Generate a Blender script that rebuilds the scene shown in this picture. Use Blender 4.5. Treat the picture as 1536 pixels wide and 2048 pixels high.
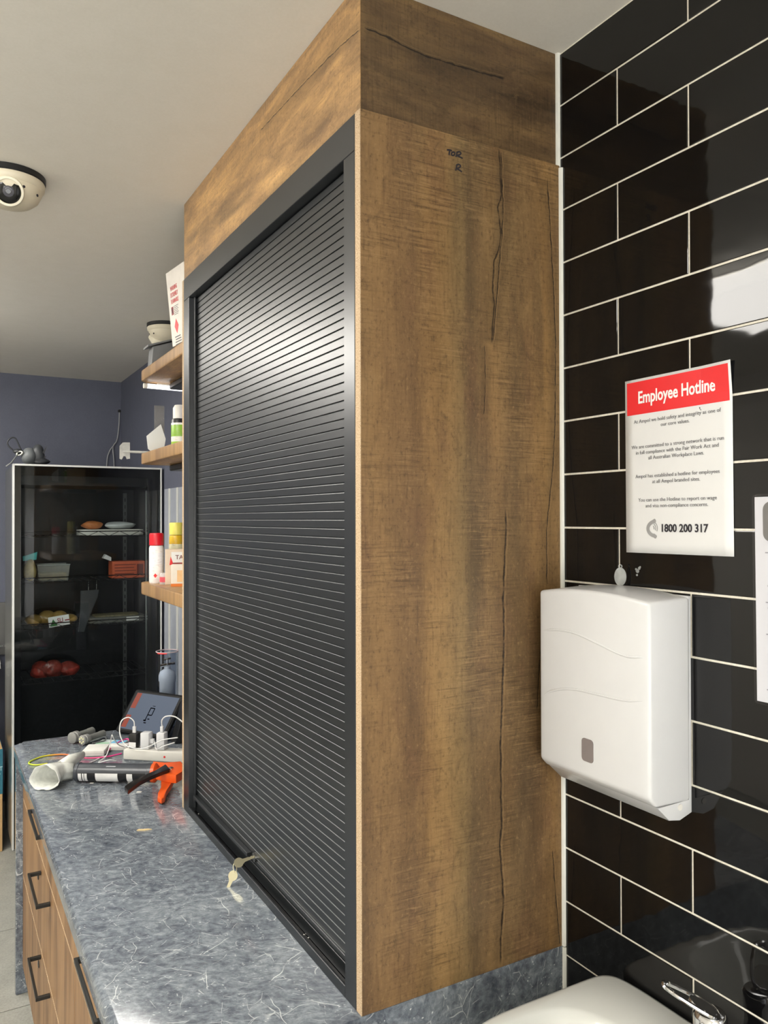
import bpy, bmesh, math, random
from mathutils import Vector, Matrix
random.seed(7)
for _o in list(bpy.data.objects): bpy.data.objects.remove(_o)
SC = bpy.context.scene
COL = SC.collection

# ---------------------------------------------------------------- camera
CAMZ = 1.716
F_PX = 1572.893
YAW, PIT, ROL = [math.radians(a) for a in (29.5872, 0.5113, -0.1291)]
FW = Vector((math.sin(YAW)*math.cos(PIT), math.cos(YAW)*math.cos(PIT), math.sin(PIT)))
_R = Vector((math.cos(YAW), -math.sin(YAW), 0)); _U = _R.cross(FW)
RT = _R*math.cos(ROL) + _U*math.sin(ROL); UP = -_R*math.sin(ROL) + _U*math.cos(ROL)
EYE = Vector((0, 0, CAMZ))
cam = bpy.data.cameras.new('camera'); cam.sensor_fit = 'HORIZONTAL'; cam.sensor_width = 36
cam.lens = F_PX/1536*36; cam.clip_start = 0.02
camo = bpy.data.objects.new('camera', cam); COL.objects.link(camo)
camo.matrix_world = Matrix(((RT.x, UP.x, -FW.x, 0), (RT.y, UP.y, -FW.y, 0), (RT.z, UP.z, -FW.z, CAMZ), (0, 0, 0, 1)))
SC.camera = camo

# ---------------------------------------------------------------- world, exposure
w = bpy.data.worlds.new('world'); SC.world = w; w.use_nodes = True
w.node_tree.nodes['Background'].inputs[0].default_value = (0.8, 0.85, 0.9, 1)
w.node_tree.nodes['Background'].inputs[1].default_value = 0.05
SC.view_settings.view_transform = 'Standard'; SC.view_settings.look = 'None'
SC.view_settings.gamma = 1; SC.view_settings.use_curve_mapping = False
SC.view_settings.exposure = 0.33
LAMP = 13.5        # strength of the ceiling panels
FILL_STRENGTH = 5.6       # strength of the glowing panes added in the wall behind

def P(px, py, ax, v):
    """photo pixel -> point on the plane where world coordinate ax equals v"""
    d = FW + RT*((px-768)/F_PX) + UP*((1024-py)/F_PX)
    return EYE + d*((v-EYE[ax])/d[ax])

# main measures (metres; floor at z = 0)
W = 1.046            # face of the right wall
ZK = CAMZ - .8162    # worktop
ZC = CAMZ + .9013    # ceiling
YB = 5.335           # back wall
XL, YF = -2.3, -2.6  # wall opposite, wall behind
PY, PX = 1.147, .607 # near face of the cupboard side panel, cupboard front
YFAR = 2.234

# ---------------------------------------------------------------- materials
def lin(c):
    return tuple((x/255/12.92 if x/255 <= .04045 else ((x/255+.055)/1.055)**2.4) for x in c) + (1,)
class NT:
    def __init__(s, name):
        s.m = bpy.data.materials.new(name); s.m.use_nodes = True
        s.t = s.m.node_tree; s.b = s.t.nodes['Principled BSDF']; s.out = s.t.nodes['Material Output']
    def n(s, typ, **kw):
        nd = s.t.nodes.new(typ)
        for k, v in kw.items():
            if k[0] == 'i' and k[1:].isdigit(): s.put(nd.inputs[int(k[1:])], v)
            elif k[:3] == 'in_': s.put(nd.inputs[k[3:].replace('_', ' ')], v)
            else: setattr(nd, k, v)
        return nd
    def put(s, sock, v):
        if hasattr(v, 'is_linked') or hasattr(v, 'links'): s.t.links.new(v, sock)
        else: sock.default_value = v
    def math(s, op, a, b=0.0, c=None, clamp=False):
        nd = s.n('ShaderNodeMath', operation=op, use_clamp=clamp); s.put(nd.inputs[0], a); s.put(nd.inputs[1], b)
        if c is not None: s.put(nd.inputs[2], c)
        return nd.outputs[0]
    def pos(s): return s.n('ShaderNodeNewGeometry').outputs['Position']
    def obj(s): return s.n('ShaderNodeTexCoord').outputs['Object']
    def sep(s, v): return s.n('ShaderNodeSeparateXYZ', i0=v).outputs
    def comb(s, x, y, z): return s.n('ShaderNodeCombineXYZ', i0=x, i1=y, i2=z).outputs[0]
    def noise(s, vec, scale, detail=3, rough=.55, dist=0.0):
        nd = s.n('ShaderNodeTexNoise'); s.put(nd.inputs['Vector'], vec); nd.inputs['Scale'].default_value = scale
        nd.inputs['Detail'].default_value = detail; nd.inputs['Roughness'].default_value = rough
        nd.inputs['Distortion'].default_value = dist
        return nd.outputs[0]
    def scale(s, vec, sc):
        return s.n('ShaderNodeVectorMath', operation='MULTIPLY', i0=vec, i1=sc).outputs[0]
    def ramp(s, fac, stops, interp='LINEAR'):
        nd = s.n('ShaderNodeValToRGB'); s.put(nd.inputs[0], fac); cr = nd.color_ramp; cr.interpolation = interp
        while len(cr.elements) < len(stops): cr.elements.new(.5)
        for e, (p, c) in zip(cr.elements, stops):
            e.position = p; e.color = c if len(c) == 4 else lin(c)
        return nd.outputs[0]
    def smooth(s, v, a, b):
        nd = s.n('ShaderNodeMapRange', interpolation_type='SMOOTHSTEP'); s.put(nd.inputs[0], v)
        nd.inputs[1].default_value = a; nd.inputs[2].default_value = b
        return nd.outputs[0]
    def mix(s, f, a, b, blend='MIX'):
        nd = s.n('ShaderNodeMix', data_type='RGBA', blend_type=blend)
        s.put(nd.inputs[0], f); s.put(nd.inputs[6], a); s.put(nd.inputs[7], b)
        return nd.outputs[2]
    def bump(s, h, strength=.2, dist=.002):
        nd = s.n('ShaderNodeBump'); s.put(nd.inputs['Height'], h); nd.inputs['Strength'].default_value = strength
        nd.inputs['Distance'].default_value = dist
        s.t.links.new(nd.outputs[0], s.b.inputs['Normal'])
    def base(s, c): s.put(s.b.inputs['Base Color'], c)
    def rough(s, r): s.put(s.b.inputs['Roughness'], r)

MATS = {}
def mat(name, rgb=(128, 128, 128), rough=.5, metal=0.0, var=.06, nscale=30, bump=0.0, spec=.5, sub=0.0, trans=0.0, coat=0.0):
    """plain procedural material: base colour with a little noise in colour and roughness"""
    if name in MATS: return MATS[name]
    t = NT(name); c = lin(rgb); n = t.noise(t.obj(), nscale, 3)
    t.base(t.ramp(n, [(.25, tuple(x*(1-var) for x in c[:3])+(1,)), (.75, tuple(min(1, x*(1+var)) for x in c[:3])+(1,))]))
    t.rough(t.n('ShaderNodeMapRange', i0=n, i3=max(.02, rough-.05), i4=min(1, rough+.05)).outputs[0])
    t.b.inputs['Metallic'].default_value = metal; t.b.inputs['Specular IOR Level'].default_value = spec
    if trans: t.b.inputs['Transmission Weight'].default_value = trans
    if coat: t.b.inputs['Coat Weight'].default_value = coat
    if bump: t.bump(n, bump)
    MATS[name] = t.m
    return t.m
def clear(name, tint=(235, 240, 240), gloss=.06, ior=1.45):
    """thin clear sheet: transparent with fresnel gloss"""
    if name in MATS: return MATS[name]
    t = NT(name); t.t.nodes.remove(t.b)
    tr = t.n('ShaderNodeBsdfTransparent'); tr.inputs[0].default_value = lin(tint)
    gl = t.n('ShaderNodeBsdfGlossy'); gl.inputs['Roughness'].default_value = gloss
    fr = t.n('ShaderNodeFresnel'); fr.inputs[0].default_value = ior
    n = t.noise(t.obj(), 40, 2)
    front = t.math('SUBTRACT', 1.0, t.n('ShaderNodeNewGeometry').outputs['Backfacing'])
    f = t.math('MULTIPLY', t.math('MULTIPLY', fr.outputs[0], front), t.math('MULTIPLY_ADD', n, .2, .9))
    mx = t.n('ShaderNodeMixShader'); t.put(mx.inputs[0], f)
    t.t.links.new(tr.outputs[0], mx.inputs[1]); t.t.links.new(gl.outputs[0], mx.inputs[2])
    t.t.links.new(mx.outputs[0], t.out.inputs[0]); MATS[name] = t.m
    return t.m
def frosted(name, rgb, alpha):
    """milky translucent plastic"""
    if name in MATS: return MATS[name]
    t = NT(name); t.base(t.ramp(t.noise(t.obj(), 60), [(.3, tuple(x*.9 for x in rgb)), (.7, rgb)])); t.rough(.2)
    t.b.inputs['Alpha'].default_value = alpha; MATS[name] = t.m
    return t.m
def emit(name, rgb, strength, base=None):
    t = NT(name); e = t.b; bc = base or rgb
    t.base(t.ramp(t.noise(t.obj(), 5), [(0, bc), (1, bc)]))
    if base: e.inputs['Specular IOR Level'].default_value = .15
    e.inputs['Emission Color'].default_value = lin(rgb); e.inputs['Emission Strength'].default_value = strength
    MATS[name] = t.m
    return t.m

def crack(t, along, across, pts, wid, wob=.0016, frq=45):
    """mask of a wandering dark split; pts are (along, across) pairs"""
    pts = sorted(pts); a0, a1 = pts[0][0], pts[-1][0]
    c0 = min(p[1] for p in pts)-.004; c1 = max(p[1] for p in pts)+.004
    fc = t.n('ShaderNodeFloatCurve'); cu = fc.mapping.curves[0]
    for i, (a, c) in enumerate(pts):
        x, y = (a-a0)/(a1-a0), (c-c0)/(c1-c0)
        if i == 0: cu.points[0].location = (0, y)
        elif i == len(pts)-1: cu.points[len(cu.points)-1].location = (1, y)
        else: cu.points.new(x, y)
    for p in cu.points: p.handle_type = 'VECTOR'
    fc.mapping.update()
    na = t.math('DIVIDE', t.math('SUBTRACT', along, a0), a1-a0)
    t.put(fc.inputs['Value'], t.math('MULTIPLY', na, 1.0, clamp=True))
    path = t.math('MULTIPLY_ADD', fc.outputs[0], c1-c0, c0)
    wn = t.noise(t.comb(along, 0.0, 0.0), frq, 3)
    path = t.math('ADD', path, t.math('MULTIPLY', t.math('SUBTRACT', wn, .5), wob*4))
    d = t.math('SUBTRACT', across, path); ad = t.math('ABSOLUTE', d)
    wv = t.math('MULTIPLY', t.math('MAXIMUM', t.math('MULTIPLY_ADD', t.noise(t.comb(along, 7.0, 0.0), 38, 3, .7), 2.6, -.85), .06), wid)
    core = t.math('SUBTRACT', 1.0, t.math('DIVIDE', ad, wv), clamp=True)
    core = t.math('MULTIPLY', core, 1.6, clamp=True)
    gate = t.math('MULTIPLY', t.smooth(na, 0, .03), t.math('SUBTRACT', 1.0, t.smooth(na, .97, 1.0)))
    halo = t.math('SUBTRACT', 1.0, t.math('DIVIDE', ad, wid*9), clamp=True)
    return t.math('MULTIPLY', core, gate), t.math('MULTIPLY', halo, gate)

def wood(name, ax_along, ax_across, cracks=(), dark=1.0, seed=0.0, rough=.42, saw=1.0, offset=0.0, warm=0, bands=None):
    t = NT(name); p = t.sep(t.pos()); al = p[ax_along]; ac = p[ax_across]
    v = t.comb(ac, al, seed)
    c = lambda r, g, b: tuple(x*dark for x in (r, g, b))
    wide = t.noise(t.scale(v, (9, 1.1, 1)), 1.0, 4, .55, .4)        # broad bands along the grain
    mot = t.noise(t.scale(v, (26, 7, 1)), 1.0, 5, .6, .8)           # blotches
    fib = t.noise(t.scale(v, (260, 14, 1)), 1.0, 4, .6)             # fibres
    sawn = t.noise(t.scale(v, (15, 290, 1)), 1.0, 3, .62, .7)        # cross-cut saw marks
    sawgate = t.smooth(t.noise(t.scale(v, (7, 4, 1)), 1.0, 2, .5), .42, .62)
    m = t.math('ADD', t.math('MULTIPLY', wide, .62), t.math('MULTIPLY', mot, .38))
    col = t.ramp(m, [(.30, c(72, 57, 41)), (.40, c(102, 80, 56)), (.50, c(134, 106, 72)), (.58, c(156, 124, 82)), (.70, c(180, 146, 98))])
    if bands:
        wq = t.math('ADD', t.math('DIVIDE', t.math('SUBTRACT', ac, bands[0]), bands[1]-bands[0]), t.math('MULTIPLY', t.math('SUBTRACT', wide, .5), .22))
        col = t.mix(.58, col, t.ramp(wq, bands[2]))
    grey = t.smooth(t.noise(t.scale(v, (11, .9, 1)), 1.0, 3, .5, .3), .55, .72)
    col = t.mix(t.math('MULTIPLY', grey, .5), col, lin(c(82, 69, 50)))
    red = t.smooth(t.noise(t.scale(v, (14, 5, 3)), 1.0, 3), .52, .7)
    col = t.mix(t.math('MULTIPLY', red, .35), col, lin(c(108, 78+warm, 57+warm)))
    sm = t.math('MULTIPLY', t.smooth(sawn, .52, .66), t.math('MULTIPLY_ADD', sawgate, .8, .25))
    col = t.mix(t.math('MULTIPLY', sm, .46*saw), col, lin(c(50, 36, 24)))
    sl = t.math('MULTIPLY', t.smooth(sawn, .46, .34), sawgate)
    col = t.mix(t.math('MULTIPLY', sl, .30*saw), col, lin(c(176, 144, 100)))
    col = t.mix(t.math('MULTIPLY', t.smooth(fib, .5, .75), .35), col, lin(c(70, 50, 34)))
    spk = t.noise(t.scale(v, (190, 120, 1)), 1.0, 4, .7, .3)
    col = t.mix(t.math('MULTIPLY', t.smooth(spk, .54, .68), .42), col, lin(c(58, 43, 29)))
    col = t.mix(t.math('MULTIPLY', t.smooth(spk, .44, .30), .30), col, lin(c(172, 140, 96)))
    pat = t.noise(t.scale(v, (30, 16, 2)), 1.0, 5, .65, 1.2)
    col = t.mix(t.math('MULTIPLY', t.smooth(pat, .56, .70), .35), col, lin(c(68, 55, 38)))
    h = t.math('ADD', t.math('MULTIPLY', sawn, .5), fib)
    for pts, wid in cracks:
        co, ha = crack(t, al, ac, pts, wid)
        col = t.mix(t.math('MULTIPLY', ha, .38), col, lin(c(72, 58, 40)))
        rd, _h = crack(t, al, ac, [(a_, c_+wid*1.1) for a_, c_ in pts], wid*.7)
        col = t.mix(t.math('MULTIPLY', rd, .35), col, lin(c(168, 136, 92)))
        col = t.mix(t.math('MULTIPLY', co, .95), col, lin((30, 21, 14)))
        h = t.math('SUBTRACT', h, co)
    t.base(col); t.rough(t.math('MULTIPLY_ADD', mot, .25, rough-.12)); t.bump(h, .22, .0012)
    t.b.inputs['Specular IOR Level'].default_value = .42
    MATS[name] = t.m
    return t.m
def pxpts(pp, plane_ax, plane_v, al, ac):
    o = []
    for a, b in pp:
        q = P(a, b, plane_ax, plane_v); o.append((q[al], q[ac]))
    return o
cA = pxpts([(998, 296), (1001, 350), (1003, 390), (995, 415), (1002, 460), (998, 500), (988, 520), (985, 580), (989, 610), (985, 650), (983, 692)], 1, PY, 2, 0)
cA2 = pxpts([(1002, 300), (1006, 420), (1004, 470), (999, 520), (994, 590), (985, 690)], 1, PY, 2, 0)
cB = pxpts([(1011, 1010), (1012, 1060), (1009, 1120), (1006, 1200), (1008, 1270), (1004, 1400), (1001, 1480), (1002, 1600), (1003, 1655), (999, 1690), (1003, 1740), (1007, 1800), (1001, 1880), (1001, 1935)], 1, PY, 2, 0)
cC = pxpts([(1094, 350), (1102, 480), (1108, 600), (1111, 680), (1110, 850), (1106, 930), (1093, 1060), (1094, 1180)], 1, PY, 2, 0)
cD = pxpts([(969, 690), (971, 760), (968, 830)], 1, PY, 2, 0)
cE = pxpts([(1090, 1240), (1079, 1320), (1074, 1420)], 1, PY, 2, 0)
cF = pxpts([(1105, 1700), (1112, 1800), (1120, 1890)], 1, PY, 2, 0)
M_PANEL = wood('brown_oak_laminate_upright', 2, 0, [(cA, .0040), (cA2, .0026), (cB, .0042), (cC, .0028), (cD, .0018), (cE, .0026), (cF, .0024)], seed=3.3, bands=(PX, W, [(0, (98, 76, 54)), (.10, (122, 94, 62)), (.22, (112, 86, 58)), (.30, (140, 108, 66)), (.38, (146, 116, 72)), (.46, (126, 106, 70)), (.50, (88, 75, 53)), (.58, (98, 79, 54)), (.66, (120, 94, 60)), (.70, (104, 84, 56)), (.75, (80, 66, 46)), (.84, (96, 74, 48)), (.92, (132, 100, 58)), (1, (116, 90, 55))]))
bA = pxpts([(726, 55), (770, 72), (812, 95), (850, 112), (915, 132), (960, 145), (1010, 158)], 1, PY+.008, 0, 2)
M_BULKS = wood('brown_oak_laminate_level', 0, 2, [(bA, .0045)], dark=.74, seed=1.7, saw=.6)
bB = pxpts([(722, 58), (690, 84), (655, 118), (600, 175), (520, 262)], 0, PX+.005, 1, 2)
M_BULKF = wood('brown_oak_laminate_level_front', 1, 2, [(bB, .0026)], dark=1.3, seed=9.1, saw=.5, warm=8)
M_SHELF = wood('oak_shelf_board', 1, 0, [], dark=1.32, seed=5.0, saw=.3)
M_FAR = wood('oak_far_panel', 2, 0, [], seed=12.0)
def drawer_wood():
    t = NT('walnut_drawer_laminate'); p = t.sep(t.pos()); v = t.comb(p[1], p[2], 2.0)
    a = t.noise(t.scale(v, (16, 1.3, 1)), 1, 5, .6, .6); b = t.noise(t.scale(v, (120, 4, 1)), 1, 3, .6)
    col = t.ramp(a, [(.3, (104, 74, 48)), (.45, (143, 108, 73)), (.6, (166, 130, 91)), (.75, (120, 88, 60))])
    col = t.mix(t.math('MULTIPLY', t.smooth(b, .5, .7), .35), col, lin((96, 68, 45)))
    t.base(col); t.rough(.45); t.bump(b, .08); return t.m
M_DRAWER = drawer_wood()
def marble():
    t = NT('grey_marble_laminate'); p = t.pos()
    w1 = t.noise(p, 6, 3); dist = t.n('ShaderNodeTexNoise'); t.put(dist.inputs['Vector'], p); dist.inputs['Scale'].default_value = 7
    dist.inputs['Detail'].default_value = 3
    off = t.n('ShaderNodeVectorMath', operation='MULTIPLY_ADD'); t.put(off.inputs[0], dist.outputs[1]); off.inputs[1].default_value = (.07, .07, .07); t.put(off.inputs[2], p)
    q = off.outputs[0]
    rot = t.n('ShaderNodeVectorRotate', rotation_type='EULER_XYZ'); t.put(rot.inputs[0], q); rot.inputs['Rotation'].default_value = (0, 0, .5)
    r = rot.outputs[0]
    cloud = t.noise(t.scale(r, (44, 64, 50)), 1, 7, .74)
    big = t.noise(p, 4.5, 4, .6)
    m = t.math('ADD', t.math('MULTIPLY', cloud, .66), t.math('MULTIPLY', big, .34))
    col = t.ramp(m, [(.30, (62, 67, 76)), (.42, (90, 96, 105)), (.50, (112, 119, 127)), (.58, (136, 143, 149)), (.70, (166, 172, 175))])
    fine = t.noise(t.scale(r, (60, 150, 90)), 1, 4, .6)
    col = t.mix(t.math('MULTIPLY', t.smooth(fine, .55, .72), .28), col, lin((172, 178, 182)))
    col = t.mix(t.math('MULTIPLY', t.smooth(fine, .45, .28), .4), col, lin((58, 63, 72)))
    # long thin veins
    def vein(vec, sc, lo, hi, width, k, amt):
        nonlocal col
        vo = t.n('ShaderNodeTexVoronoi', feature='DISTANCE_TO_EDGE'); t.put(vo.inputs['Vector'], vec); vo.inputs['Scale'].default_value = sc
        ln = t.math('SUBTRACT', 1.0, t.smooth(vo.outputs[0], width*.35, width))
        g = t.smooth(t.noise(t.scale(p, (1, 1, 1)), k, 2), lo, hi)
        col = t.mix(t.math('MULTIPLY', t.math('MULTIPLY', ln, g), amt), col, lin((218, 222, 222)))
    q2 = t.n('ShaderNodeVectorMath', operation='ADD', i0=q, i1=(3.1, 1.7, .4)).outputs[0]
    vein(q, 4.5, .50, .62, .0042, 9, .75)
    vein(t.scale(q2, (1.0, 1.0, 1.0)), 8.0, .52, .62, .006, 15, .6)
    vein(t.scale(q2, (1.5, .75, 1)), 13, .53, .62, .010, 19, .5)
    vein(t.scale(q2, (.7, 1.4, 1)), 26, .54, .62, .020, 34, .45)
    # specks and short dashes
    vs = t.n('ShaderNodeTexVoronoi'); t.put(vs.inputs['Vector'], t.scale(r, (90, 210, 120))); vs.inputs['Scale'].default_value = 1
    sp = t.math('MULTIPLY', t.math('SUBTRACT', 1.0, t.smooth(vs.outputs[0], .10, .24)), t.smooth(t.noise(p, 30, 2), .52, .60))
    col = t.mix(t.math('MULTIPLY', sp, .8), col, lin((222, 226, 226)))
    t.base(col); t.rough(t.math('MULTIPLY_ADD', cloud, .08, .07)); t.b.inputs['Specular IOR Level'].default_value = .5
    return t.m
M_MARBLE = marble()
def chip():
    t = NT('raw_particle_board'); v = t.noise(t.pos(), 420, 3, .6); u = t.noise(t.pos(), 60, 2)
    t.base(t.mix(t.math('MULTIPLY', u, .3), t.ramp(v, [(.3, (132, 106, 78)), (.45, (186, 160, 128)), (.7, (212, 192, 162))]), lin((192, 164, 130))))
    t.rough(.85); t.bump(v, .3); return t.m
M_CHIP = chip()
def blackmetal(name, rgb, rough, scuff=.3):
    t = NT(name); p = t.pos(); n = t.noise(p, 900, 2); s = t.noise(t.scale(p, (6, 20, 5)), 1, 5, .7, .5)
    col = t.ramp(n, [(.3, tuple(x*.9 for x in rgb)), (.7, tuple(x*1.1 for x in rgb))])
    sc = t.smooth(s, .62, .75)
    col = t.mix(t.math('MULTIPLY', sc, scuff), col, lin((110, 114, 112)))
    t.base(col); t.rough(t.math('MULTIPLY_ADD', n, .04, rough-.02)); t.bump(n, .08, .0004)
    t.b.inputs['Metallic'].default_value = .0; t.b.inputs['Specular IOR Level'].default_value = .95
    return t.m
M_SLAT = blackmetal('black_powdercoat_slat', (25, 28, 30), .33, .01)
M_GLINT = mat('painted_edge_glint', (112, 116, 117), .4, 0.0, var=.03)  # lamp glint along the slat top edges, painted in as paler grey
M_FRAME = blackmetal('black_powdercoat_frame', (28, 31, 34), .32, .08)
M_SILL = mat('black_gloss_sill', (5, 5, 6), .2, spec=.25)
def tilemat():
    t = NT('black_gloss_ceramic'); p = t.pos(); n = t.noise(t.scale(p, (1, 1, 1.6)), 9, 2); n2 = t.noise(p, 55, 2)
    t.base(t.ramp(n2, [(.3, (9, 9, 10)), (.7, (13, 13, 14))])); t.rough(.045)
    t.bump(n, .10, .006); t.b.inputs['Specular IOR Level'].default_value = .5
    return t.m
M_TILE = tilemat()
def speck(name, a, b, sc, rough, bump=.1):
    t = NT(name); n = t.noise(t.pos(), sc, 4, .6); n2 = t.noise(t.pos(), sc/12, 3)
    m = t.math('ADD', t.math('MULTIPLY', n, .6), t.math('MULTIPLY', n2, .4))
    t.base(t.ramp(m, [(.35, a), (.65, b)])); t.rough(rough); t.bump(n, bump, .0015); return t.m
M_GROUT = speck('white_grout', (214, 208, 192), (238, 234, 222), 160, .85)
M_CEIL = speck('white_ceiling_paint', (226, 222, 212), (231, 227, 218), 200, .8, .03)
M_BLUE = speck('slate_blue_paint', (86, 90, 106), (93, 97, 113), 150, .62, .05)
M_BLUE2 = speck('pale_slate_wall_sheet', (150, 156, 168), (160, 166, 178), 40, .3, .02)
M_ROOM = speck('off_white_paint', (226, 222, 212), (232, 228, 220), 150, .75, .04)
M_FLOOR = speck('grey_floor_tile', (140, 140, 132), (170, 169, 160), 120, .5, .06)
M_FGROUT = speck('dark_floor_grout', (74, 74, 70), (92, 92, 88), 200, .9)
M_WHITEP = mat('white_gloss_plastic', (211, 212, 213), .22, var=.01)
M_WHITEP2 = mat('white_plastic', (224, 222, 214), .4, var=.03)
M_CERAM = mat('white_vitreous_china', (216, 218, 213), .08, var=.01, coat=.3)
M_CHROME = mat('chrome', (215, 216, 218), .06, 1.0, var=.02)
M_STEEL = mat('brushed_stainless', (150, 150, 146), .28, 1.0, var=.08, nscale=120)
M_SILV = mat('silver_aluminium', (196, 198, 196), .3, 1.0, var=.04)
M_SILVP = mat('satin_silver_trim', (208, 209, 206), .35, .2, var=.03)
M_BLK = mat('black_plastic', (20, 21, 23), .4)
M_BLKG = mat('black_gloss', (8, 8, 9), .12)
M_PAPER = mat('white_paper', (220, 221, 221), .55, var=.01)
M_INK = mat('black_ink', (34, 32, 40), .6)
M_GREYINK = mat('grey_ink', (92, 92, 96), .6)
M_RED = mat('red_print', (226, 36, 40), .5, var=.03)
M_WPRINT = mat('white_print', (240, 240, 238), .5, var=.01)
M_ORANGE = mat('orange_plastic', (232, 92, 30), .38)
M_CAULK = mat('white_silicone', (222, 222, 214), .5, var=.04, bump=.2)

# ---------------------------------------------------------------- mesh helpers
def B(): return bmesh.new()
def box(bm, x0, x1, y0, y1, z0, z1, bev=0.0, seg=2, mtx=None):
    vs = [bm.verts.new((x, y, z)) for x in (x0, x1) for y in (y0, y1) for z in (z0, z1)]
    if mtx is not None:
        for v in vs: v.co = mtx @ v.co
    fs = [bm.faces.new([vs[i] for i in f]) for f in ((0, 1, 3, 2), (4, 6, 7, 5), (0, 4, 5, 1), (2, 3, 7, 6), (0, 2, 6, 4), (1, 5, 7, 3))]
    if bev:
        es = list({e for f in fs for e in f.edges})
        bmesh.ops.bevel(bm, geom=es, offset=bev, segments=seg, profile=.5, affect='EDGES')
    return bm
def tube(bm, pts, r, seg=8, closed=False, caps=True):
    pts = [Vector(p) for p in pts]; n = len(pts); rings = []
    rr = r if isinstance(r, (list, tuple)) else [r]*n
    prev = None
    for i, p in enumerate(pts):
        if closed: d = pts[(i+1) % n]-pts[i-1]
        else: d = pts[min(i+1, n-1)]-pts[max(i-1, 0)]
        d.normalize()
        if prev is None:
            a = Vector((0, 0, 1)) if abs(d.z) < .9 else Vector((1, 0, 0)); u = a.cross(d).normalized()
        else: u = (prev-d*prev.dot(d)).normalized()
        prev = u; v = d.cross(u)
        rings.append([bm.verts.new(p+(u*math.cos(2*math.pi*k/seg)+v*math.sin(2*math.pi*k/seg))*rr[i]) for k in range(seg)])
    for i in range(n if closed else n-1):
        a, b = rings[i], rings[(i+1) % n]
        for k in range(seg): bm.faces.new((a[k], a[(k+1) % seg], b[(k+1) % seg], b[k]))
    if caps and not closed: bm.faces.new(rings[0][::-1]); bm.faces.new(rings[-1])
    return bm
def spline(pts, sub=6, closed=False):
    pts = [Vector(p) for p in pts]; n = len(pts); o = []
    for i in range(n if closed else n-1):
        g = lambda k: pts[k % n] if closed else pts[max(0, min(n-1, k))]
        a, b, c, d = g(i-1), g(i), g(i+1), g(i+2)
        for s in range(sub):
            t = s/sub
            o.append(.5*((2*b)+(c-a)*t+(2*a-5*b+4*c-d)*t*t+(3*b-a-3*c+d)*t*t*t))
    if not closed: o.append(pts[-1])
    return o
def lathe(bm, prof, seg=24, mtx=None, caps=True):
    rings = []
    for r, z in prof:
        if r < 1e-6:
            v = bm.verts.new((0, 0, z)); rings.append([v])
        else: rings.append([bm.verts.new((r*math.cos(2*math.pi*k/seg), r*math.sin(2*math.pi*k/seg), z)) for k in range(seg)])
    for a, b in zip(rings, rings[1:]):
        for k in range(seg):
            l = [a[k % len(a)], a[(k+1) % len(a)], b[(k+1) % len(b)], b[k % len(b)]]
            u = []
            for v in l:
                if v not in u: u.append(v)
            if len(u) > 2: bm.faces.new(u)
    if caps:
        for rg, rv in ((rings[0], True), (rings[-1], False)):
            if len(rg) > 1: bm.faces.new(rg[::-1] if rv else rg)
    if mtx is not None:
        for rg in rings:
            for v in rg: v.co = mtx @ v.co
    return bm
def prism(bm, poly, d, mtx=None, bev=0.0):
    a = [bm.verts.new((x, y, 0)) for x, y in poly]; b = [bm.verts.new((x, y, d)) for x, y in poly]
    n = len(poly); fs = [bm.faces.new(a[::-1]), bm.faces.new(b)]
    for k in range(n): fs.append(bm.faces.new((a[k], a[(k+1) % n], b[(k+1) % n], b[k])))
    if bev:
        es = list(set(fs[0].edges) | set(fs[1].edges))
        bmesh.ops.bevel(bm, geom=es, offset=bev, segments=2, profile=.5, affect='EDGES')
    if mtx is not None:
        for v in bm.verts: v.co = mtx @ v.co
    return bm
def rrect(w, h, r, seg=5, cx=0, cy=0):
    o = []
    for (sx, sy, a0) in ((1, 1, 0), (-1, 1, 90), (-1, -1, 180), (1, -1, 270)):
        for k in range(seg+1):
            a = math.radians(a0+90*k/seg); o.append((cx+sx*(w/2-r)+r*math.cos(a), cy+sy*(h/2-r)+r*math.sin(a)))
    return o
def frame_mtx(o, x, y):
    """matrix with origin o and x / y axes; z is x cross y"""
    x = Vector(x).normalized(); y = Vector(y); y = (y-x*y.dot(x)).normalized(); z = x.cross(y)
    return Matrix(((x.x, y.x, z.x, o[0]), (x.y, y.y, z.y, o[1]), (x.z, y.z, z.z, o[2]), (0, 0, 0, 1)))
WORLD = {}
def obj(name, bm, m, parent=None, smooth=False, label=None, kind=None):
    me = bpy.data.meshes.new(name)
    if isinstance(bm, bmesh.types.BMesh):
        bmesh.ops.recalc_face_normals(bm, faces=bm.faces)
        bm.to_mesh(me); bm.free()
    else: me = bm
    lo = Vector([min(v.co[i] for v in me.vertices) for i in range(3)]); hi = Vector([max(v.co[i] for v in me.vertices) for i in range(3)])
    c = (lo+hi)/2
    me.transform(Matrix.Translation(-c))
    if smooth:
        for p in me.polygons: p.use_smooth = True
        if smooth != 'all':
            try: me.set_sharp_from_angle(angle=math.radians(40))
            except Exception: pass
    me.materials.clear(); me.materials.append(m)
    o = bpy.data.objects.new(name, me); COL.objects.link(o)
    link(o, c, parent)
    if label: o['label'] = label
    if kind: o['kind'] = kind
    return o
def link(o, c, parent):
    WORLD[o.name] = Vector(c)
    if parent: o.parent = parent; o.location = Vector(c)-WORLD[parent.name]
    else: o.location = c
def inst(name, src, c, parent=None, rot=None):
    o = bpy.data.objects.new(name, src.data); COL.objects.link(o); link(o, c, parent)
    if rot: o.rotation_euler = rot
    return o
def thing(name, label, cat, loc, group=None):
    o = bpy.data.objects.new(name, None); COL.objects.link(o); o.empty_display_size = .05
    link(o, loc, None); return tag(o, label, cat, group)
def tag(o, label, cat, group=None):
    o['label'] = label; o['category'] = cat
    if group: o['group'] = group
    return o
def struct(o, label=None):
    o['kind'] = 'structure'
    if label: o['label'] = label
    return o
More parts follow.
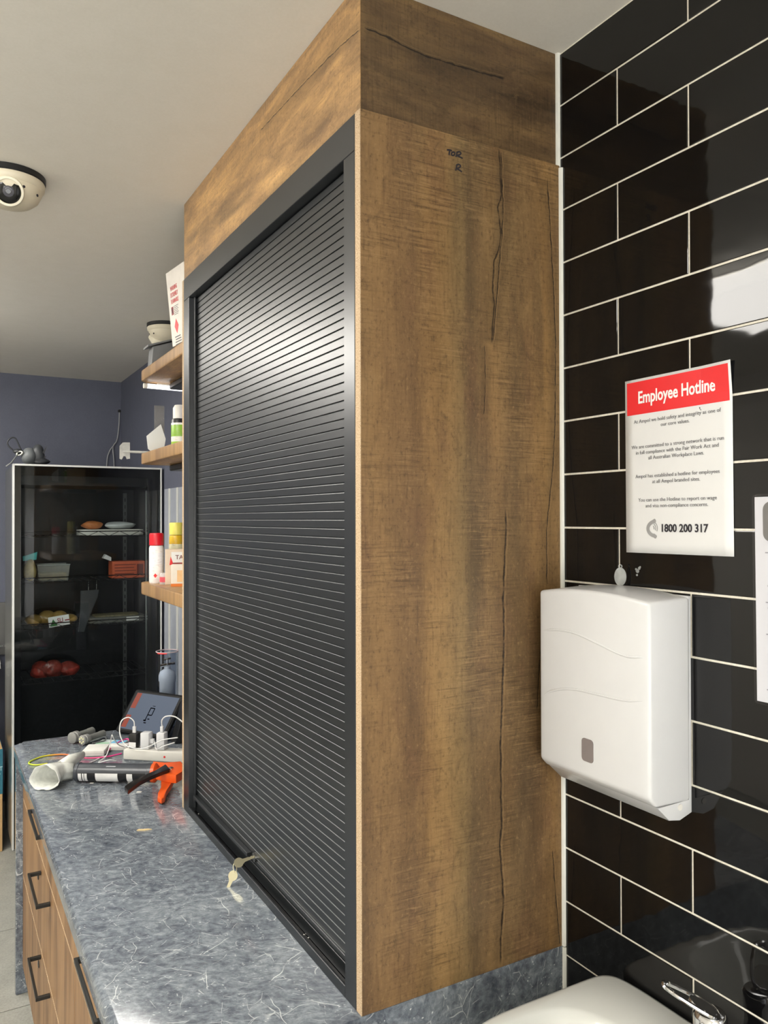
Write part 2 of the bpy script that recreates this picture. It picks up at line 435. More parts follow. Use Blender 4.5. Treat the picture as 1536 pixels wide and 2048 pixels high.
def text(name, s, size, m, mtx, parent, bold=0.0, xs=1.0, align='CENTER', ext=.0002, label=None):
    cu = bpy.data.curves.new(name, 'FONT'); cu.body = s; cu.size = size; cu.align_x = align; cu.align_y = 'CENTER'
    cu.offset = bold; cu.extrude = ext; cu.resolution_u = 3
    o = bpy.data.objects.new(name, cu); COL.objects.link(o)
    bpy.context.view_layer.update()
    me = bpy.data.meshes.new_from_object(o.evaluated_get(bpy.context.evaluated_depsgraph_get()))
    bpy.data.objects.remove(o); bpy.data.curves.remove(cu)
    me.transform(Matrix.Diagonal((xs, 1, 1, 1))); me.transform(mtx)
    return obj(name, me, m, parent, label=label)
def sheet(mtx, x0, x1, y0, y1, t=.0003, r=0.0):
    bm = B()
    if r: prism(bm, rrect(x1-x0, y1-y0, r, 4, (x0+x1)/2, (y0+y1)/2), t, mtx)
    else: box(bm, x0, x1, y0, y1, 0, t, mtx=mtx)
    return bm

# ================================================================ STRUCTURE
T = .10
fl = struct(obj('floor', box(B(), XL-T, W+T, YF-T, YB+T, -.12, -.009), M_FGROUT))
tsrc = None
TS = .60
i = 0
for iy in range(int((YB-YF)/TS)+2):
    for ix in range(int((W-XL)/TS)+2):
        x0, y0 = XL+.02+ix*TS, 4.26-TS*8+(iy-4)*TS
        x1, y1 = min(x0+TS-.005, W-.001), y0+TS-.005
        y0, y1 = max(y0, YF+.001), min(y1, YB-.001)
        if x1-x0 < .03 or y1-y0 < .03: continue
        obj('floor_tile', box(B(), x0, x1, y0, y1, -.009, 0, .0015, 1), M_FLOOR, fl)
struct(obj('ceiling', box(B(), XL-T, W+T, YF-T, YB+T, ZC, ZC+T), M_CEIL))
struct(obj('wall_back', box(B(), XL-T, W+T, YB, YB+T, 0, ZC), M_BLUE))
struct(obj('wall_left', box(B(), XL-T, XL, YF, YB, 0, ZC), M_ROOM))
struct(obj('wall_front', box(B(), XL-T, W+T, YF-T, YF, 0, ZC), M_ROOM))
wi = struct(obj('added_fill_panel', box(B(), -1.7, .5, YF+.001, YF+.012, .16, 1.94), M_WHITEP2))  # unseen glowing window, added to brighten the ceiling and side panel
M_FILL = emit('added_fill_glow', (250, 250, 250), FILL_STRENGTH)
for i_ in range(3): obj('pane', box(B(), -1.66+i_*.72, -1.66+i_*.72+.67, YF+.0125, YF+.018, .20, 1.90), M_FILL, wi)
wr = struct(obj('wall_right', box(B(), W+.008, W+T, YF, YB, 0, ZC), M_BLUE))
YT = PY+.012    # tiling stops behind the cupboard
obj('painted_plaster', box(B(), W, W+.008, YT+.001, YB, 0, ZC), M_BLUE, wr)
obj('grout', box(B(), W+.0014, W+.008, -1.3, YT, 0, ZC), M_GROUT, wr)
obj('painted_plaster', box(B(), W, W+.008, YF, -1.3, 0, ZC), M_ROOM, wr)
RP, TPW, GR = .102, .303, .0034
z0 = CAMZ+.7988; ya = 1.0026; yb = .8511
def tile(y0, y1, zb, zt):
    y0, y1 = max(y0, -1.298), min(y1, YT-.0075); zb = max(zb, .001); zt = min(zt, ZC-.003)
    if y1-y0 < .008 or zt-zb < .01: return
    b = box(B(), W, W+.0078, y0, y1, zb, zt)
    es = [e for e in b.edges if all(abs(v.co.x-W) < 1e-6 for v in e.verts)]
    bmesh.ops.bevel(b, geom=es, offset=.0013, segments=2, profile=.6, affect='EDGES')
    o = obj('tile', b, M_TILE, wr)
    o.rotation_euler = (0, random.uniform(-1, 1)*.0022, random.uniform(-1, 1)*.0016)
k = -1
while z0-RP*k > 0.0:
    zt = z0-RP*k-GR/2; zb = zt-RP+GR
    j0 = ya if k % 2 == 0 else yb     # a joint of this course
    y = j0+TPW
    while y > -1.3:
        tile(y-TPW+GR/2, y-GR/2, zb, zt); y -= TPW
    k += 1
# silicone bead in the corner between cupboard and tiles
bm = B(); tube(bm, [(W-.001, PY-.001, ZK+.0), (W-.001, PY-.001, CAMZ+.676)], .0055, 8)
obj('silicone_bead', bm, M_CAULK, wr, smooth=True)
bm = B(); tube(bm, [(W-.001, PY+.0065, CAMZ+.68), (W-.001, PY+.0065, ZC)], .006, 8)
obj('silicone_bead', bm, M_CAULK, wr, smooth=True)
bm = B(); tube(bm, [(W-.001, PY-.002, .3), (W-.001, PY-.002, ZK-.002)], .005, 8)
obj('silicone_bead', bm, M_CAULK, wr, smooth=True)
# pale sheet lining with joint strips low on the painted wall
for n_, (p0, p1) in enumerate(((3.62, 3.905), (3.935, 4.06), (4.09, 4.185))):
    obj('wall_sheet', box(B(), W-.004, W, p0, p1, .1, CAMZ+.16), M_BLUE2, wr)
for n_, yy in enumerate((3.92, 4.075)):
    struct(obj('trim_%d' % (n_+1), box(B(), W-.009, W, yy-.012, yy+.012, .1, CAMZ+.16, .002, 1), M_SILVP), 'narrow pale joint strip on the slate wall beside the fridge')

# ================================================================ CEILING LIGHTS
M_LED = emit('led_diffuser', (255, 251, 244), LAMP)
def panel_light(x0, x1, y0, y1, label):
    t = thing('ceiling_light', label, 'ceiling light', ((x0+x1)/2, (y0+y1)/2, ZC), 'surface-mounted light panels')
    obj('light_base', box(B(), x0-.01, x1+.01, y0-.01, y1+.01, ZC-.012, ZC, .002, 1), M_WHITEP2, t)
    obj('diffuser', box(B(), x0, x1, y0, y1, ZC-.075, ZC-.0125, .012, 2), M_LED, t)
panel_light(-1.0, -.4, 1.0, 2.2, 'white surface-mounted light panel on the ceiling opposite the tiles')
panel_light(-1.25, -.15, 3.3, 4.1, 'white surface-mounted light panel on the ceiling towards the fridge')
panel_light(-1.0, -.4, -2.2, -1.0, 'white surface-mounted light panel on the ceiling behind the basin')

# ================================================================ CUPBOARD WITH ROLLER SHUTTER
ZT = CAMZ+.6810; ZFT = CAMZ+.6805
cab = thing('shutter_cupboard', 'tall brown oak cupboard with a black roller shutter standing on the marble worktop', 'cupboard', (.83, 1.69, ZK))
sp = obj('side_panel', box(B(), PX+.0012, W-.004, PY, PY+.018, ZK, ZT), M_PANEL, cab, label='brown oak-look side panel with dark cracks')
obj('raw_edge', box(B(), PX, PX+.0012, PY+.0005, PY+.018, ZK, ZT), M_CHIP, sp)
sp2 = obj('side_panel', box(B(), PX+.0012, W-.001, YFAR-.018, YFAR, ZK, ZFT), M_FAR, cab)
obj('raw_edge', box(B(), PX, PX+.0012, YFAR-.018, YFAR, ZK, ZFT), M_CHIP, sp2)
YA0, YA1 = PY+.018, 1.206      # near stile
YZ0, YZ1 = 2.165, YFAR-.018    # far stile
ZI, ZS = CAMZ+.618, CAMZ-.796  # frame opening top, sill top
FD = PX+.045
FR = PX-.001
obj('frame_stile', box(B(), FR, FD, YA0, YA1, ZK, ZI, .001, 1), M_FRAME, cab)
obj('frame_stile', box(B(), FR, FD, YZ0, YZ1, ZK, ZI, .001, 1), M_FRAME, cab)
obj('frame_rail', box(B(), FR, FD, YA0, YZ1, ZI+.0003, ZFT, .001, 1), M_FRAME, cab)
# sill: front lip and the glossy channel behind it
obj('frame_rail', box(B(), FR, PX+.004, YA1, YZ0, ZK, ZS, .001, 1), M_FRAME, cab)
sill = obj('sill', box(B(), PX+.004, FD, YA1, YZ0, ZK, ZS-.013), M_SILL, cab)
for a, b in ((520, 1755), (397, 1628), (516, 1738), (608, 1870), (612, 1868), (617, 1876), (570, 1812), (671, 1926), (655, 1930), (560, 1800)):
    q = P(a, b, 2, ZS-.013)
    if PX+.005 < q.x < .63: obj('crumb', box(B(), q.x-.0012, q.x+.0012, q.y-.0015, q.y+.0015, q.z, q.z+.0012, .0004, 1), M_WHITEP2, sill)
for yy, nm in ((YA1, 1), (YZ0, -1)):
    y0, y1 = (yy, yy+.012) if nm > 0 else (yy-.012, yy)
    obj('guide_channel', box(B(), PX+.012, PX+.016, y0, y1, ZS, ZI, .0005, 1), M_FRAME, cab)
XS = PX+.020                    # shutter face
PITCH = .01625
NSL = 86
ZT0 = CAMZ+.6165
def slat_mesh():
    bm = B(); h = PITCH-.0002; y0, y1 = YA1+.0005, YZ0-.0005
    # section (x, z): flat face, small ledge on top that catches the light, undercut joint
    poly = [(XS+.006, 0), (XS+.0034, 0), (XS+.0034, .0015), (XS+.0002, .0015), (XS, .0018), (XS, h-.0014), (XS+.0002, h-.0008), (XS+.0007, h-.00025), (XS+.0014, h), (XS+.006, h)]
    a = [bm.verts.new((x, y0, z)) for x, z in poly]; b = [bm.verts.new((x, y1, z)) for x, z in poly]
    bm.faces.new(a); bm.faces.new(b[::-1])
    for k in range(len(poly)): bm.faces.new((a[k], b[k], b[(k+1) % len(poly)], a[(k+1) % len(poly)]))
    return bm
s0 = None
for k in range(NSL):
    zb = ZT0-(k+1)*PITCH
    if s0 is None:
        b = slat_mesh(); bmesh.ops.translate(b, verts=b.verts, vec=(0, 0, zb)); s0 = obj('slat', b, M_SLAT, cab); s0.data.materials.append(M_GLINT)
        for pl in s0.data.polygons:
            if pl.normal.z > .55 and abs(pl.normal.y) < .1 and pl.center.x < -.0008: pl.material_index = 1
        c0 = WORLD[s0.name].copy(); zb0 = zb
    else: inst('slat', s0, c0+Vector((0, 0, zb-zb0)), cab)
zbar = ZT0-NSL*PITCH
bar = obj('bottom_bar', box(B(), XS-.001, XS+.012, YA1+.0005, YZ0-.0005, ZS-.0125, zbar-.0004, .0008, 1), M_SLAT, cab)
# finger ledge that runs along the lower slats from the far end to the lock
e1 = P(492, 1712, 0, XS-.014); 
obj('finger_ledge', box(B(), XS-.012, XS-.0003, e1.y, YZ0-.013, zbar+.012, zbar+.0205, .0008, 1), M_SLAT, cab)
obj('finger_ledge', box(B(), XS-.005, XS-.0003, YA1+.001, e1.y-.045, zbar+.010, zbar+.017, .0008, 1), M_SLAT, cab)
obj('carcass_back', box(B(), PX+.05, PX+.056, PY+.018, YFAR-.018, ZK, ZFT), M_BLK, cab)
zl = zbar+.017
lk = obj('lock_barrel', lathe(B(), [(.0105, 0), (.0105, .004), (.008, .005), (0, .005)], 16, frame_mtx((XS-.0002, e1.y-.022, zl), (0, -1, 0), (0, 0, 1))), M_STEEL, cab, smooth=True)
# felt-pen letters on the side panel
def pen(name, strokes, parent):
    bm = B()
    for s in strokes:
        pts = [P(a, b, 1, PY) for a, b in s]
        pts = [Vector((p.x, PY-.0003, p.z)) for p in spline(pts, 4)]
        tube(bm, pts, .0017, 6)
    for v in bm.verts: v.co.y = PY-.0001+(v.co.y-PY)*.15
    return obj(name, bm, M_INK, parent)
Z4 = lambda pts: [(680+x/5.908, 200+y/5.908) for x, y in pts]
pen('pen_letter', [Z4([(1262, 590), (1300, 592), (1322, 602)]), Z4([(1298, 594), (1292, 620), (1288, 650)])], sp)
pen('pen_letter', [Z4([(1335, 615), (1318, 628), (1320, 650), (1340, 655), (1355, 640), (1352, 620), (1335, 615)])], sp)
pen('pen_letter', [Z4([(1382, 618), (1376, 650), (1368, 672)]), Z4([(1378, 620), (1410, 612), (1428, 628), (1412, 648), (1382, 655), (1410, 670), (1448, 690)])], sp)
pen('pen_letter', [Z4([(1378, 770), (1374, 800), (1366, 834)]), Z4([(1374, 772), (1400, 762), (1424, 778), (1408, 800), (1378, 812), (1405, 825), (1440, 850)])], sp)

# bulkhead over the cupboard
YBK, XBK = PY+.0075, PX+.005
bk = thing('bulkhead', 'brown oak boxed bulkhead above the roller shutter up to the ceiling', 'bulkhead', (.83, 1.69, ZT))
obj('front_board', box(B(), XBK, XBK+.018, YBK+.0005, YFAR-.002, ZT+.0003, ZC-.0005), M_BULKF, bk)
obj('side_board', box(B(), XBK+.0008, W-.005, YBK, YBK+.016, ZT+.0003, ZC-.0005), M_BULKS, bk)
obj('side_board', box(B(), XBK+.018, W-.001, YFAR-.02, YFAR-.002, ZT+.0003, ZC-.0005), M_FAR, bk)

# keys hanging in the lock
M_KEY = mat('nickel_key', (206, 200, 170), .3, .85, var=.06)
ko = Vector((XS-.006, e1.y-.022, zl))
kt = thing('key_pair', 'two small nickel keys on a ring hanging from the shutter lock', 'keys', ko)
def key_mesh(mtx):
    bm = B()
    out = [(.0105*math.cos(a)*1.05, .0105*math.sin(a)) for a in [math.radians(d) for d in range(25, 336, 20)]]
    poly = out+[(.014, -.0038), (.036, -.0036), (.037, -.001), (.035, .0012), (.031, .003), (.027, .0018), (.023, .0034), (.018, .0036), (.014, .0038)]
    return prism(bm, poly, .0016, mtx)
obj('key', key_mesh(frame_mtx(ko+Vector((-.034, -.003, -.003)), (.95, .05, .15), (.1, .6, .75))), M_KEY, kt)
rc = ko+Vector((-.043, -.004, -.012))
bm = B(); tube(bm, [rc+Vector((.004*math.sin(a), .003*math.cos(a), .0095*math.cos(a))) for a in [2*math.pi*i/20 for i in range(20)]], .0009, 6, closed=True)
obj('key_ring', bm, M_KEY, kt, smooth=True)
kd = P(458, 1772, 2, ZK+.002); ka = rc+Vector((0, .002, -.009)); kd.z = max(kd.z, ZK+.0025)
dv = (kd-ka); kc = ka+dv.normalized()*.009
kc.z = max(kc.z, ZK+.0125)
dv = kd-kc
kn = Vector((-.35, -.75, .55)); obj('key', key_mesh(frame_mtx(kc, dv, kn.cross(dv))), M_KEY, kt)

# ================================================================ COUNTER
XC = .243; YC0, YC1 = PY-.001, 3.18
def worktop():
    bm = B(); r = .016; t = .038
    # outline with a rounded far front corner
    pts = [(W-.001, YC0), (XC, YC0)]
    for k in range(7):
        a = math.radians(180-15*k); pts.append((XC+.035+.035*math.cos(a), YC1-.035+.035*math.sin(a)))
    pts.append((W-.001, YC1))
    top = [bm.verts.new((x, y, ZK)) for x, y in pts]; bot = [bm.verts.new((x, y, ZK-t)) for x, y in pts]
    ft = bm.faces.new(top); bm.faces.new(bot[::-1])
    n = len(pts)
    for k in range(n): bm.faces.new((top[k], bot[k], bot[(k+1) % n], top[(k+1) % n]))
    es = [e for e in ft.edges if min(v.co.x for v in e.verts) < W-.01 and not all(abs(v.co.y-YC0) < 1e-5 for v in e.verts)]
    bmesh.ops.bevel(bm, geom=es, offset=r, segments=5, profile=.5, affect='EDGES')
    return bm
wt = tag(obj('worktop', worktop(), M_MARBLE, smooth=True), 'grey marble-look worktop with white veins and rounded front edge', 'worktop')
tag(obj('end_panel', box(B(), XC+.006, W-.001, YC0+.0002, YC0+.018, 0, ZK-.038), M_MARBLE), 'grey marble upright end panel below the oak side panel beside the basin', 'panel')
tag(obj('end_panel', box(B(), XC+.006, W-.001, YC1-.042, YC1-.004, 0, ZK-.038, .003, 2), M_MARBLE), 'grey marble upright end panel at the fridge end of the drawers', 'panel')
XD = .272
M_HANDLE = mat('black_satin_handle', (40, 40, 38), .35, .3)
def drawer_unit(y0, y1, label, hy, fronts, locks):
    t = thing('drawer_cabinet', label, 'drawer cabinet', (.6, (y0+y1)/2, 0), 'walnut drawer cabinets')
    obj('carcass', box(B(), XD+.0185, W-.002, y0, y1, .1, ZK-.039), M_FAR, t)
    obj('plinth', box(B(), XD+.05, XD+.066, y0, y1, 0, .0995), M_BLK, t)
    for i, (za, zb) in enumerate(fronts):
        d = obj('drawer', box(B(), XD, XD+.018, y0+.0015, y1-.0015, za+.002, zb-.002, .0008, 1), M_DRAWER, t)
        obj('edge_band', box(B(), XD-.0002, XD+.001, y0+.002, y1-.002, zb-.0035, zb-.0018), M_CHIP, d)
        hz = (CAMZ-.867, CAMZ-1.055, CAMZ-1.305)[i]
        bm = B(); ya_, yb_ = hy-.115, hy+.115
        box(bm, XD-.037, XD-.030, ya_, yb_, hz-.005, hz+.005, .001, 1)
        box(bm, XD-.031, XD, ya_, ya_+.011, hz-.005, hz+.005, .001, 1); box(bm, XD-.031, XD, yb_-.011, yb_, hz-.005, hz+.005, .001, 1)
        obj('handle', bm, M_HANDLE, d)
        if i in locks:
            q = P(77, 1752, 0, XD) if i == 1 else P(78, 1928, 0, XD)
            obj('lock', lathe(B(), [(.011, 0), (.011, .002), (.008, .003), (0, .003)], 16, frame_mtx((XD-.0001, q.y, q.z), (0, -1, 0), (0, 0, 1))), M_BLKG, d, smooth=True)
fronts = [(CAMZ-1.006, ZK-.042), (CAMZ-1.284, CAMZ-1.006), (.102, CAMZ-1.284)]
drawer_unit(1.90, YC1-.043, 'walnut drawer cabinet with black bar handles and two round locks', 2.45, fronts, (1, 2))
drawer_unit(YC0+.019, 1.899, 'walnut drawer cabinet with black bar handles and no locks, below the shutter', 1.54, fronts, ())

# ================================================================ TOWEL DISPENSER
dw = thing('towel_dispenser', 'white plastic paper towel dispenser with wavy ridges mounted on the black tiles', 'dispenser', (W, .975, CAMZ-.47))
yd0, yd1, xd = .848, 1.101, .948
def disp():
    bm = B(); N = 16; rings = []
    for i in range(N+1):
        f = i/N; y = yd0+(yd1-yd0)*f; ar = .010*(1-(2*f-1)**2); bu = .003*(1-(2*f-1)**2)
        zt = CAMZ-.130+ar
        prof = [(W-.0065, zt+.004), (xd-bu, zt), (xd-bu, CAMZ-.431), (xd+.014, CAMZ-.446), (W-.0065, CAMZ-.448)]
        rings.append([bm.verts.new((x, y, z)) for x, z in prof])
    n = len(rings[0])
    for a, b in zip(rings, rings[1:]):
        for k in range(n): bm.faces.new((a[k], a[(k+1) % n], b[(k+1) % n], b[k]))
    bm.faces.new(rings[0]); bm.faces.new(rings[-1][::-1])
    bmesh.ops.recalc_face_normals(bm, faces=bm.faces)
    es = [e for e in bm.edges if len(e.link_faces) == 2 and e.link_faces[0].normal.angle(e.link_faces[1].normal) > .6]
    bmesh.ops.bevel(bm, geom=es, offset=.0055, segments=3, profile=.5, affect='EDGES')
    return bm
cov = obj('cover', disp(), M_WHITEP, dw, smooth=True)
# back tray with the curved chin
bm = B(); poly = [(W-.006, CAMZ-.124), (W, CAMZ-.124), (W, CAMZ-.468), (W-.028, CAMZ-.476), (W-.052, CAMZ-.472), (xd+.018, CAMZ-.4465), (W-.006, CAMZ-.4485)]
mm = Matrix(((1, 0, 0, 0), (0, 0, 1, yd0+.003), (0, 1, 0, 0), (0, 0, 0, 1)))
obj('back_tray', prism(bm, poly, yd1-yd0-.006, mm, .0015), M_WHITEP, dw, smooth=True)
Z7 = lambda x, y: P(1060+x/3.2269, 1100+y/3.2269, 0, xd-.0025)
for pts in ([(78, 519), (130, 515), (210, 519), (300, 540), (430, 600), (540, 655), (620, 686), (670, 692), (725, 694)], [(82, 936), (130, 912), (220, 897), (310, 903), (450, 935), (560, 962), (640, 974), (725, 974)]):
    pp = spline([Z7(a, b) for a, b in pts], 5)
    L = len(pp)
    bm = B(); tube(bm, [Vector((xd-.0031*(1-((2*(p.y-yd0)/(yd1-yd0)-1)**2))+.0002, p.y, p.z)) for p in pp], [.0021*min(1, i/6+.15, (L-1-i)/6+.15) for i in range(L)], 8)
    obj('ridge', bm, M_WHITEP, cov, smooth=True)
wa, wb = P(1164, 1474, 0, xd-.003), P(1187, 1528, 0, xd-.003)
mw = frame_mtx((xd-.0028, (wa.y+wb.y)/2, (wa.z+wb.z)/2), (0, -1, 0), (0, 0, 1))
obj('window', prism(B(), rrect(abs(wa.y-wb.y), abs(wa.z-wb.z), .006), .0012, mw), mat('smoke_grey_window', (128, 120, 118), .25), cov)
obj('screw_boss', lathe(B(), [(.005, 0), (.005, .0012), (.003, .0014), (0, .0014)], 14, frame_mtx((W-.028, yd0+.0032, CAMZ-.455), (1, 0, 0), (0, 0, 1))), M_WHITEP2, dw, smooth=True)
# clear key standing on the dispenser and an old adhesive blob beside it
M_CLEARP = frosted('milky_clear_plastic', (205, 208, 206), .45)
kq = P(1241, 1172, 1, .975)
tx = P(1241, 1174, 2, CAMZ-.1195); base = Vector((tx.x, tx.y, CAMZ-.1195))
kk = thing('dispenser_key', 'small clear plastic oval key standing on the towel dispenser', 'key', base)
mk = frame_mtx(base+Vector((0, 0, .018)), (.5, -.86, 0), (0, 0, 1))
bm = prism(B(), [(.0098*math.cos(a), .0155*math.sin(a)) for a in [2*math.pi*i/28 for i in range(28)]], .002, mk, .0006)
obj('paddle', bm, M_CLEARP, kk, smooth=True)
bm = B(); tube(bm, [mk @ Vector((.0095*math.cos(a), .0152*math.sin(a), .001)) for a in [2*math.pi*i/28 for i in range(28)]], .0011, 6, closed=True)
obj('rim', bm, M_CLEARP, kk, smooth=True)
bm = B(); tube(bm, [mk @ Vector((.0028*math.cos(a), .0180+.0028*math.sin(a), .001)) for a in [2*math.pi*i/14 for i in range(14)]], .001, 6, closed=True)
obj('loop', bm, M_CLEARP, kk, smooth=True)
bm = B(); tube(bm, [mk @ Vector((0, -.0185, .001)), mk @ Vector((0, -.012, .001))], .002, 8); obj('stem', bm, M_CLEARP, kk, smooth=True)
ab = P(1275, 1142, 0, W)
bm = B()
for dy, dz, r in ((0, 0, .004), (-.004, .005, .003), (.003, .003, .0022), (.001, -.007, .0022), (-.006, .007, .002)):
    lathe(bm, [(r, 0), (r*.8, .0012), (r*.3, .0018), (0, .0019)], 10, frame_mtx((W+.0002, ab.y+dy, ab.z+dz), (0, -1, 0), (0, 0, 1)))
tag(obj('adhesive_residue', bm, M_CLEARP, smooth=True), 'shiny clear blob of adhesive stuck on a black tile above the dispenser', 'adhesive')

# ================================================================ NOTICES
def wallm(y, z, lift=.0): return frame_mtx((W-lift, y, z), (0, -1, 0), (0, 0, 1))
pc_y, pc_z = .8785, CAMZ+.0905; pw, ph = .213, .298
po = thing('hotline_poster', 'white A4 poster headed Employee Hotline in a red band on the black tiles', 'poster', (W, pc_y, pc_z-ph/2))
mp = wallm(pc_y, pc_z, .0004) @ Matrix.Rotation(math.radians(.25), 4, 'Z')
def L(z): return mp @ Matrix.Translation((0, 0, z))
bm = B(); nx, ny = 12, 16; g = []
for i in range(nx+1):
    for j in range(ny+1):
        u, v = i/nx, j/ny
        lift = .0045*max(0, u-.75)/.25*max(0, v-.82)/.18
        g.append(bm.verts.new(L(.0006+lift) @ Vector(((u-.5)*pw, (v-.5)*ph, 0))))
for i in range(nx):
    for j in range(ny): bm.faces.new((g[i*(ny+1)+j], g[(i+1)*(ny+1)+j], g[(i+1)*(ny+1)+j+1], g[i*(ny+1)+j+1]))
ps = obj('sheet', bm, M_PAPER, po, smooth='all')
sol = ps.modifiers.new('thick', 'SOLIDIFY'); sol.thickness = .0004; sol.offset = 0
bm = B(); g = []
for i in range(nx+1):
    for j in range(5):
        x, y = -pw/2+.0045+(pw-.009)*i/nx, ph/2-.0045-.0565*(1-j/4)
        u, v = x/pw+.5, y/ph+.5
        lift = .0045*max(0, u-.75)/.25*max(0, v-.82)/.18
        g.append(bm.verts.new(L(.0010+lift) @ Vector((x, y, 0))))
for i in range(nx):
    for j in range(4): bm.faces.new((g[i*5+j], g[(i+1)*5+j], g[(i+1)*5+j+1], g[i*5+j+1]))
obj('red_band', bm, M_RED, po)
def ptext(name, s, x, y, size, m, bold=0.0, xs=1.0, al='CENTER'):
    return text(name, s, size, m, L(.0016) @ Matrix.Translation((x, y, 0)), po, bold, xs, al)
ptext('heading_text', 'Employee Hotline', 0, ph/2-.0335, .0290, M_WPRINT, .0006, .735)
M_TXT = mat('light_grey_ink', (112, 112, 116), .6)
lines = [(.0755, 'At Ampol we hold safety and integrity as one of'), (.0655, 'our core values.'), (.0320, 'We are committed to a strong network that is run'), (.0220, 'in full compliance with the Fair Work Act and'), (.0120, 'all Australian Workplace Laws.'),
         (-.0185, 'Ampol has established a hotline for employees'), (-.0285, 'at all Ampol branded sites.'), (-.0590, 'You can use the Hotline to report on wage'), (-.0690, 'and visa non-compliance concerns.')]
for y, s in lines: ptext('body_text', s, 0, y, .0089, M_TXT, -.00008, 1.0)
ptext('phone_number', '1800 200 317', .015, -.107, .0180, M_INK, .0004, .93)
# handset pictogram with sound waves
M_ICON = mat('grey_print', (150, 150, 150), .6)
hx, hy_ = -.0600, -.1075
arc = [(hx+.020+.021*math.cos(math.radians(a)), hy_+.0155*math.sin(math.radians(a))) for a in range(115, 251, 9)]
inn = [(hx+.020+.0145*math.cos(math.radians(a)), hy_+.0095*math.sin(math.radians(a))) for a in range(250, 114, -9)]
poly = arc+[(hx+.0185, hy_-.0130), (hx+.0150, hy_-.0085)]+inn+[(hx+.0165, hy_+.0085), (hx+.0170, hy_+.0135)]
obj('phone_icon', prism(B(), poly, .0002, L(.0014)), M_ICON, po)
for ex_, ey_, an_ in ((hx+.0150, hy_+.0125, 28), (hx+.0165, hy_-.0125, -32)):
    obj('phone_icon', prism(B(), rrect(.0085, .0062, .002, 4), .0002, L(.00145) @ Matrix.Translation((ex_, ey_, 0)) @ Matrix.Rotation(math.radians(an_), 4, 'Z')), M_ICON, po)
for r in (.0045, .0080, .0115):
    a1 = [(hx+.0115+r*math.cos(math.radians(a)), hy_+.001+r*math.sin(math.radians(a))) for a in range(-30, 66, 8)]
    a2 = [(hx+.0115+(r-.0013)*math.cos(math.radians(a)), hy_+.001+(r-.0013)*math.sin(math.radians(a))) for a in range(65, -31, -8)]
    obj('sound_wave', prism(B(), a1+a2, .0002, L(.0014)), M_ICON, po)
bm = B()
for x, y, r in ((.048, .0835, .0012), (.0485, .0815, .0008), (.050, .0800, .0009), (.0405, .0780, .0004)): lathe(bm, [(r, 0), (r*.4, .0002), (0, .0002)], 8, L(.0012) @ Matrix.Translation((x, y, 0)))
obj('ink_spot', bm, M_GREYINK, po)
# laminated notice beside it
n1 = P(1507, 988, 0, W); lw, lh = .222, .306
ln_y, ln_z = n1.y-lw/2, n1.z-lh/2
no = thing('laminated_notice', 'laminated white notice with a grey picture block beside the hotline poster', 'notice', (W, ln_y, ln_z-lh/2))
mn = wallm(ln_y, ln_z, .0006) @ Matrix.Rotation(math.radians(.4), 4, 'Z')
LN = lambda z: mn @ Matrix.Translation((0, 0, z))
obj('laminate', prism(B(), rrect(lw, lh, .006), .0002, LN(.0016)), clear('laminate_film', (252, 252, 254), .12), no)
obj('sheet', box(B(), -lw/2+.004, lw/2-.004, -lh/2+.004, lh/2-.004, .0004, .0012, mtx=mn), M_PAPER, no)
obj('picture_block', prism(B(), rrect(.188, .058, .012, 5, .0, .113), .0002, LN(.0013)), mat('grey_picture', (120, 118, 112), .5), no)
for i, y in enumerate((.068, .02, -.004, -.012, -.05, -.09, -.13)):
    obj('print_line', box(B(), -.091+.003*(i % 2), .08-.02*(i % 3), y-.0009, y+.0009, 0, .0002, mtx=LN(.0013)), mat('faint_grey_ink', (158, 158, 162), .6), no)

# ================================================================ BASIN AND TAP
ZBN = CAMZ-.799
by0, by1 = .50, 1.026; bx0 = .640
bs = thing('hand_basin', 'white wall-hung hand basin with a rounded bowl below the towel dispenser', 'basin', (.84, .76, ZBN-.17))
def dshape(inset, z, n=64, inner=False):
    """rounded outline, flat at the wall"""
    cx, cy = (bx0+W)/2+(-.035 if inner else 0), (by0+by1)/2
    a, b = (W-bx0)/2-inset-(.035 if inner else 0), (by1-by0)/2-inset
    o = []
    for k in range(n):
        t = 2*math.pi*k/n; c, s = math.cos(t), math.sin(t)
        if inner: e = 2/3.2
        else: e = 2/14 if c > 0 else 2/3.2
        e2 = e if inner else (2/9 if c > 0 else 2/3.2)
        o.append((cx+a*math.copysign(abs(c)**e, c), cy+b*math.copysign(abs(s)**e2, s), z))
    return o
def basin():
    bm = B()
    sec = [dshape(.13, ZBN-.17), dshape(.06, ZBN-.12), dshape(.012, ZBN-.045), dshape(.0015, ZBN-.018), dshape(.0015, ZBN-.008), dshape(.004, ZBN-.002), dshape(.010, ZBN),
           dshape(.026, ZBN-.0008, inner=True), dshape(.032, ZBN-.004, inner=True), dshape(.040, ZBN-.014, inner=True), dshape(.060, ZBN-.05, inner=True), dshape(.10, ZBN-.10, inner=True), dshape(.135, ZBN-.115, inner=True)]
    rs = [[bm.verts.new(p) for p in s] for s in sec]
    for a, b in zip(rs, rs[1:]):
        for k in range(64): bm.faces.new((a[k], a[(k+1) % 64], b[(k+1) % 64], b[k]))
    bm.faces.new(rs[0][::-1]); bm.faces.new(rs[-1])
    return bm
obj('bowl', basin(), M_CERAM, bs, smooth='all')
obj('waste', lathe(B(), [(.028, 0), (.028, .002), (.022, .003), (0, .002)], 20, Matrix.Translation((.805, .759, ZBN-.1149))), M_CHROME, bs, smooth=True)
tp = Vector((.990, .775, ZBN))
tt = thing('basin_mixer', 'chrome basin mixer tap with an open loop lever on the white basin', 'tap', tp)
